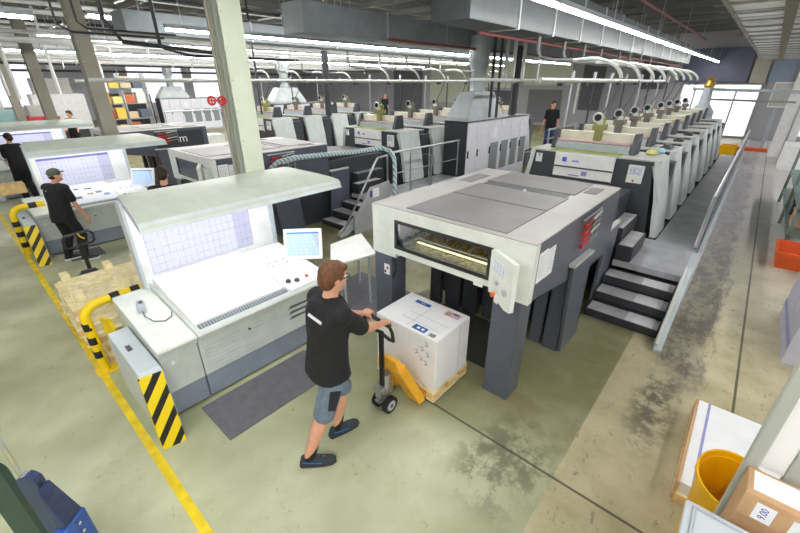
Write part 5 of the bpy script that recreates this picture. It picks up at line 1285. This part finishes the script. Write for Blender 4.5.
def sight(px, py):
    pit, yaw = R(25.55), R(41.33)
    fw = Vector((math.cos(yaw) * math.cos(pit), math.sin(yaw) * math.cos(pit), -math.sin(pit)))
    rt = Vector((math.sin(yaw), -math.cos(yaw), 0)); return (fw + rt * ((px - 400) / 385.65) + rt.cross(fw) * ((266.5 - py) / 385.65)).normalized()
def cloth_patch(ob, root, name, corners, nu, nv, mt):
    ps = []
    for i in range(nu + 1):
        for j in range(nv + 1):
            u_, v_ = i / nu, j / nv
            x = (corners[0][0] * (1 - u_) + corners[1][0] * u_) * (1 - v_) + (corners[3][0] * (1 - u_) + corners[2][0] * u_) * v_
            y = (corners[0][1] * (1 - u_) + corners[1][1] * u_) * (1 - v_) + (corners[3][1] * (1 - u_) + corners[2][1] * u_) * v_
            d = sight(x, y); ps.append((Vector((0, 0, 3.0)) + d * .5, d))
    hs = on_surface(ob, root, ps)
    if not all(hs): return
    mb = MB(); mb.add([h + n_ * .004 for h, n_ in hs], [(i * (nv + 1) + j, (i + 1) * (nv + 1) + j, (i + 1) * (nv + 1) + j + 1, i * (nv + 1) + j + 1) for i in range(nu) for j in range(nv)])
    o = part(ob, name, mb, mt); o.modifiers.new('t', 'SOLIDIFY').thickness = .004
cloth_patch(shirt1, m1, 'white_bar', [(309, 313), (322, 322.5), (321, 325), (308, 315.5)], 8, 2, PAPER)
cloth_patch(shorts1, m1, 'pocket_panel', [(330, 392), (341, 391), (335, 411), (328, 411)], 6, 8, BLACKCLOTH)

# worker in a cap at the second console
m2, shirt2, _ = person(dict(
    label='worker in a grey green cap and black clothes at second console', base=(1.0, 8.85, 0), F=(.8, .6, 0), HF=(.93, .2, .1), s=.93,
    pelvis=(.97, 8.83, .88), chest=(.99, 8.84, 1.2), neck=(1.02, 8.84, 1.41), head=(1.08, 8.85, 1.55),
    wristR=(1.27, 8.69, .80), wristL=(1.13, 9.19, .86), bendR=(-1, -.3, .1), bendL=(-.6, .4, -.4), handR=(.3, .2, -.7),
    ankleR=(1.06, 8.72, .095), ankleL=(.86, 8.98, .095), toeR=(1, -.12, 0), toeL=(1, .0, 0), cap=True, hem=-.2, sole=PAPER))
fwd = Vector((.8, .6, 0)); ps = [(Vector((.85, 8.83, 1.33)) + Vector((.6, -.8, 0)) * a + UP * b_ - fwd * .4, fwd) for a, b_ in ((-.05, .015), (.05, .005), (.05, -.015), (-.05, -.005))]
hs = on_surface(shirt2, m2, ps)
if all(hs): part(shirt2, 'white_print', MB().add([h + n_ * .004 for h, n_ in hs], [(0, 1, 2, 3)]), PAPER)

# worker seated / bending in front of the second delivery
person(dict(
    label='dark haired worker seen from behind between two consoles, only head and shoulders', base=(2.15, 7.0, 0), F=(.45, .9, 0), HF=(.45, .9, -.1), voxel=.013,
    pelvis=(2.0, 6.75, .86), chest=(2.08, 6.9, 1.23), neck=(2.14, 6.98, 1.48), head=(2.17, 7.03, 1.65),
    wristR=(2.5, 7.1, 1.0), wristL=(2.2, 7.4, 1.0), ankleR=(2.15, 6.72, .1), ankleL=(1.95, 6.9, .1)))
# worker at the farthest console
person(dict(
    label='worker in black leaning over the farthest console at the left edge', base=(1.05, 14.95, 0), F=(-.2, 1, 0), HF=(-.3, 1, -.3), voxel=.014,
    pelvis=(1.16, 14.9, .92), chest=(1.14, 15.04, 1.25), neck=(1.16, 15.16, 1.47), head=(1.2, 15.24, 1.62),
    wristR=(1.3, 15.35, 1.1), wristL=(.98, 15.40, 1.05), ankleR=(1.26, 14.9, .1), ankleL=(1.06, 14.9, .1)))
# person walking far away
person(dict(
    label='distant person in dark clothes standing between two grey columns', base=(3.85, 22, 0), F=(-.7, -.6, 0), voxel=.016, s=1.05,
    pelvis=(3.85, 22, 1.0), chest=(3.86, 22, 1.35), neck=(3.87, 22, 1.6), head=(3.88, 22, 1.78),
    wristR=(3.65, 22.1, 1.15), wristL=(3.95, 21.7, 1.15), ankleR=(3.75, 22.05, .1), ankleL=(4.0, 21.95, .1), pants=M('dark_blue_trousers', (44, 48, 64), .9)))
# worker on the second platform beyond the nearest cabinet
person(dict(
    label='worker in black T-shirt and jeans standing beyond the nearest dryer cabinet', base=(15.4, 5.95, .0), F=(-.8, -.6, 0), voxel=.014, s=1.0,
    pelvis=(15.4, 5.95, 1.5), chest=(15.4, 5.95, 1.85), neck=(15.4, 5.95, 2.08), head=(15.38, 5.94, 2.25),
    wristR=(15.25, 6.2, 1.45), wristL=(15.4, 5.62, 1.45), ankleR=(15.35, 6.05, .68), ankleL=(15.45, 5.85, .68), pants=M('blue_jeans', (60, 78, 120), .9)))
solo('work_platform', MB().box(14.6, 5.4, .45, 16.4, 6.5, .58).box(14.65, 5.45, 0, 14.75, 5.55, .45).box(16.25, 5.45, 0, 16.35, 5.55, .45).box(14.65, 6.35, 0, 14.75, 6.45, .45).box(16.25, 6.35, 0, 16.35, 6.45, .45), PLAT, 'low steel platform under the worker beyond the nearest cabinet', 'platform', (15.5, 5.95, 0))
t = thing('tube_railing', 'grey double tube railing beside the worker beyond nearest cabinet', 'railing', (14.4, 5.5, .5), 'tube railings')
for z in (.95, 1.25, 1.55): part(t, 'rail', MB().cyl((13.6, 5.3, z), (16.3, 5.3, z + .02), .03, 8), STEEL)
for x in (13.7, 15.0, 16.2): part(t, 'post', MB().cyl((x, 5.3, 0), (x, 5.3, 1.6), .03, 8), STEEL)
person(dict(
    label='tiny dark haired worker standing between the far press towers', base=(18.6, 17.6, 0), F=(-.7, -.7, 0), voxel=.016, hair=HAIR,
    pelvis=(18.6, 17.6, 1.5), chest=(18.6, 17.6, 1.85), neck=(18.6, 17.6, 2.08), head=(18.58, 17.58, 2.25),
    wristR=(18.4, 17.8, 1.6), wristL=(18.6, 17.3, 1.6), ankleR=(18.55, 17.7, .68), ankleL=(18.65, 17.5, .68)))
solo('work_platform', B(17.6, 17.0, 0, 19.6, 18.2, .58), PLAT, 'distant platform under the tiny worker among the towers', 'platform', (18.6, 17.6, 0))
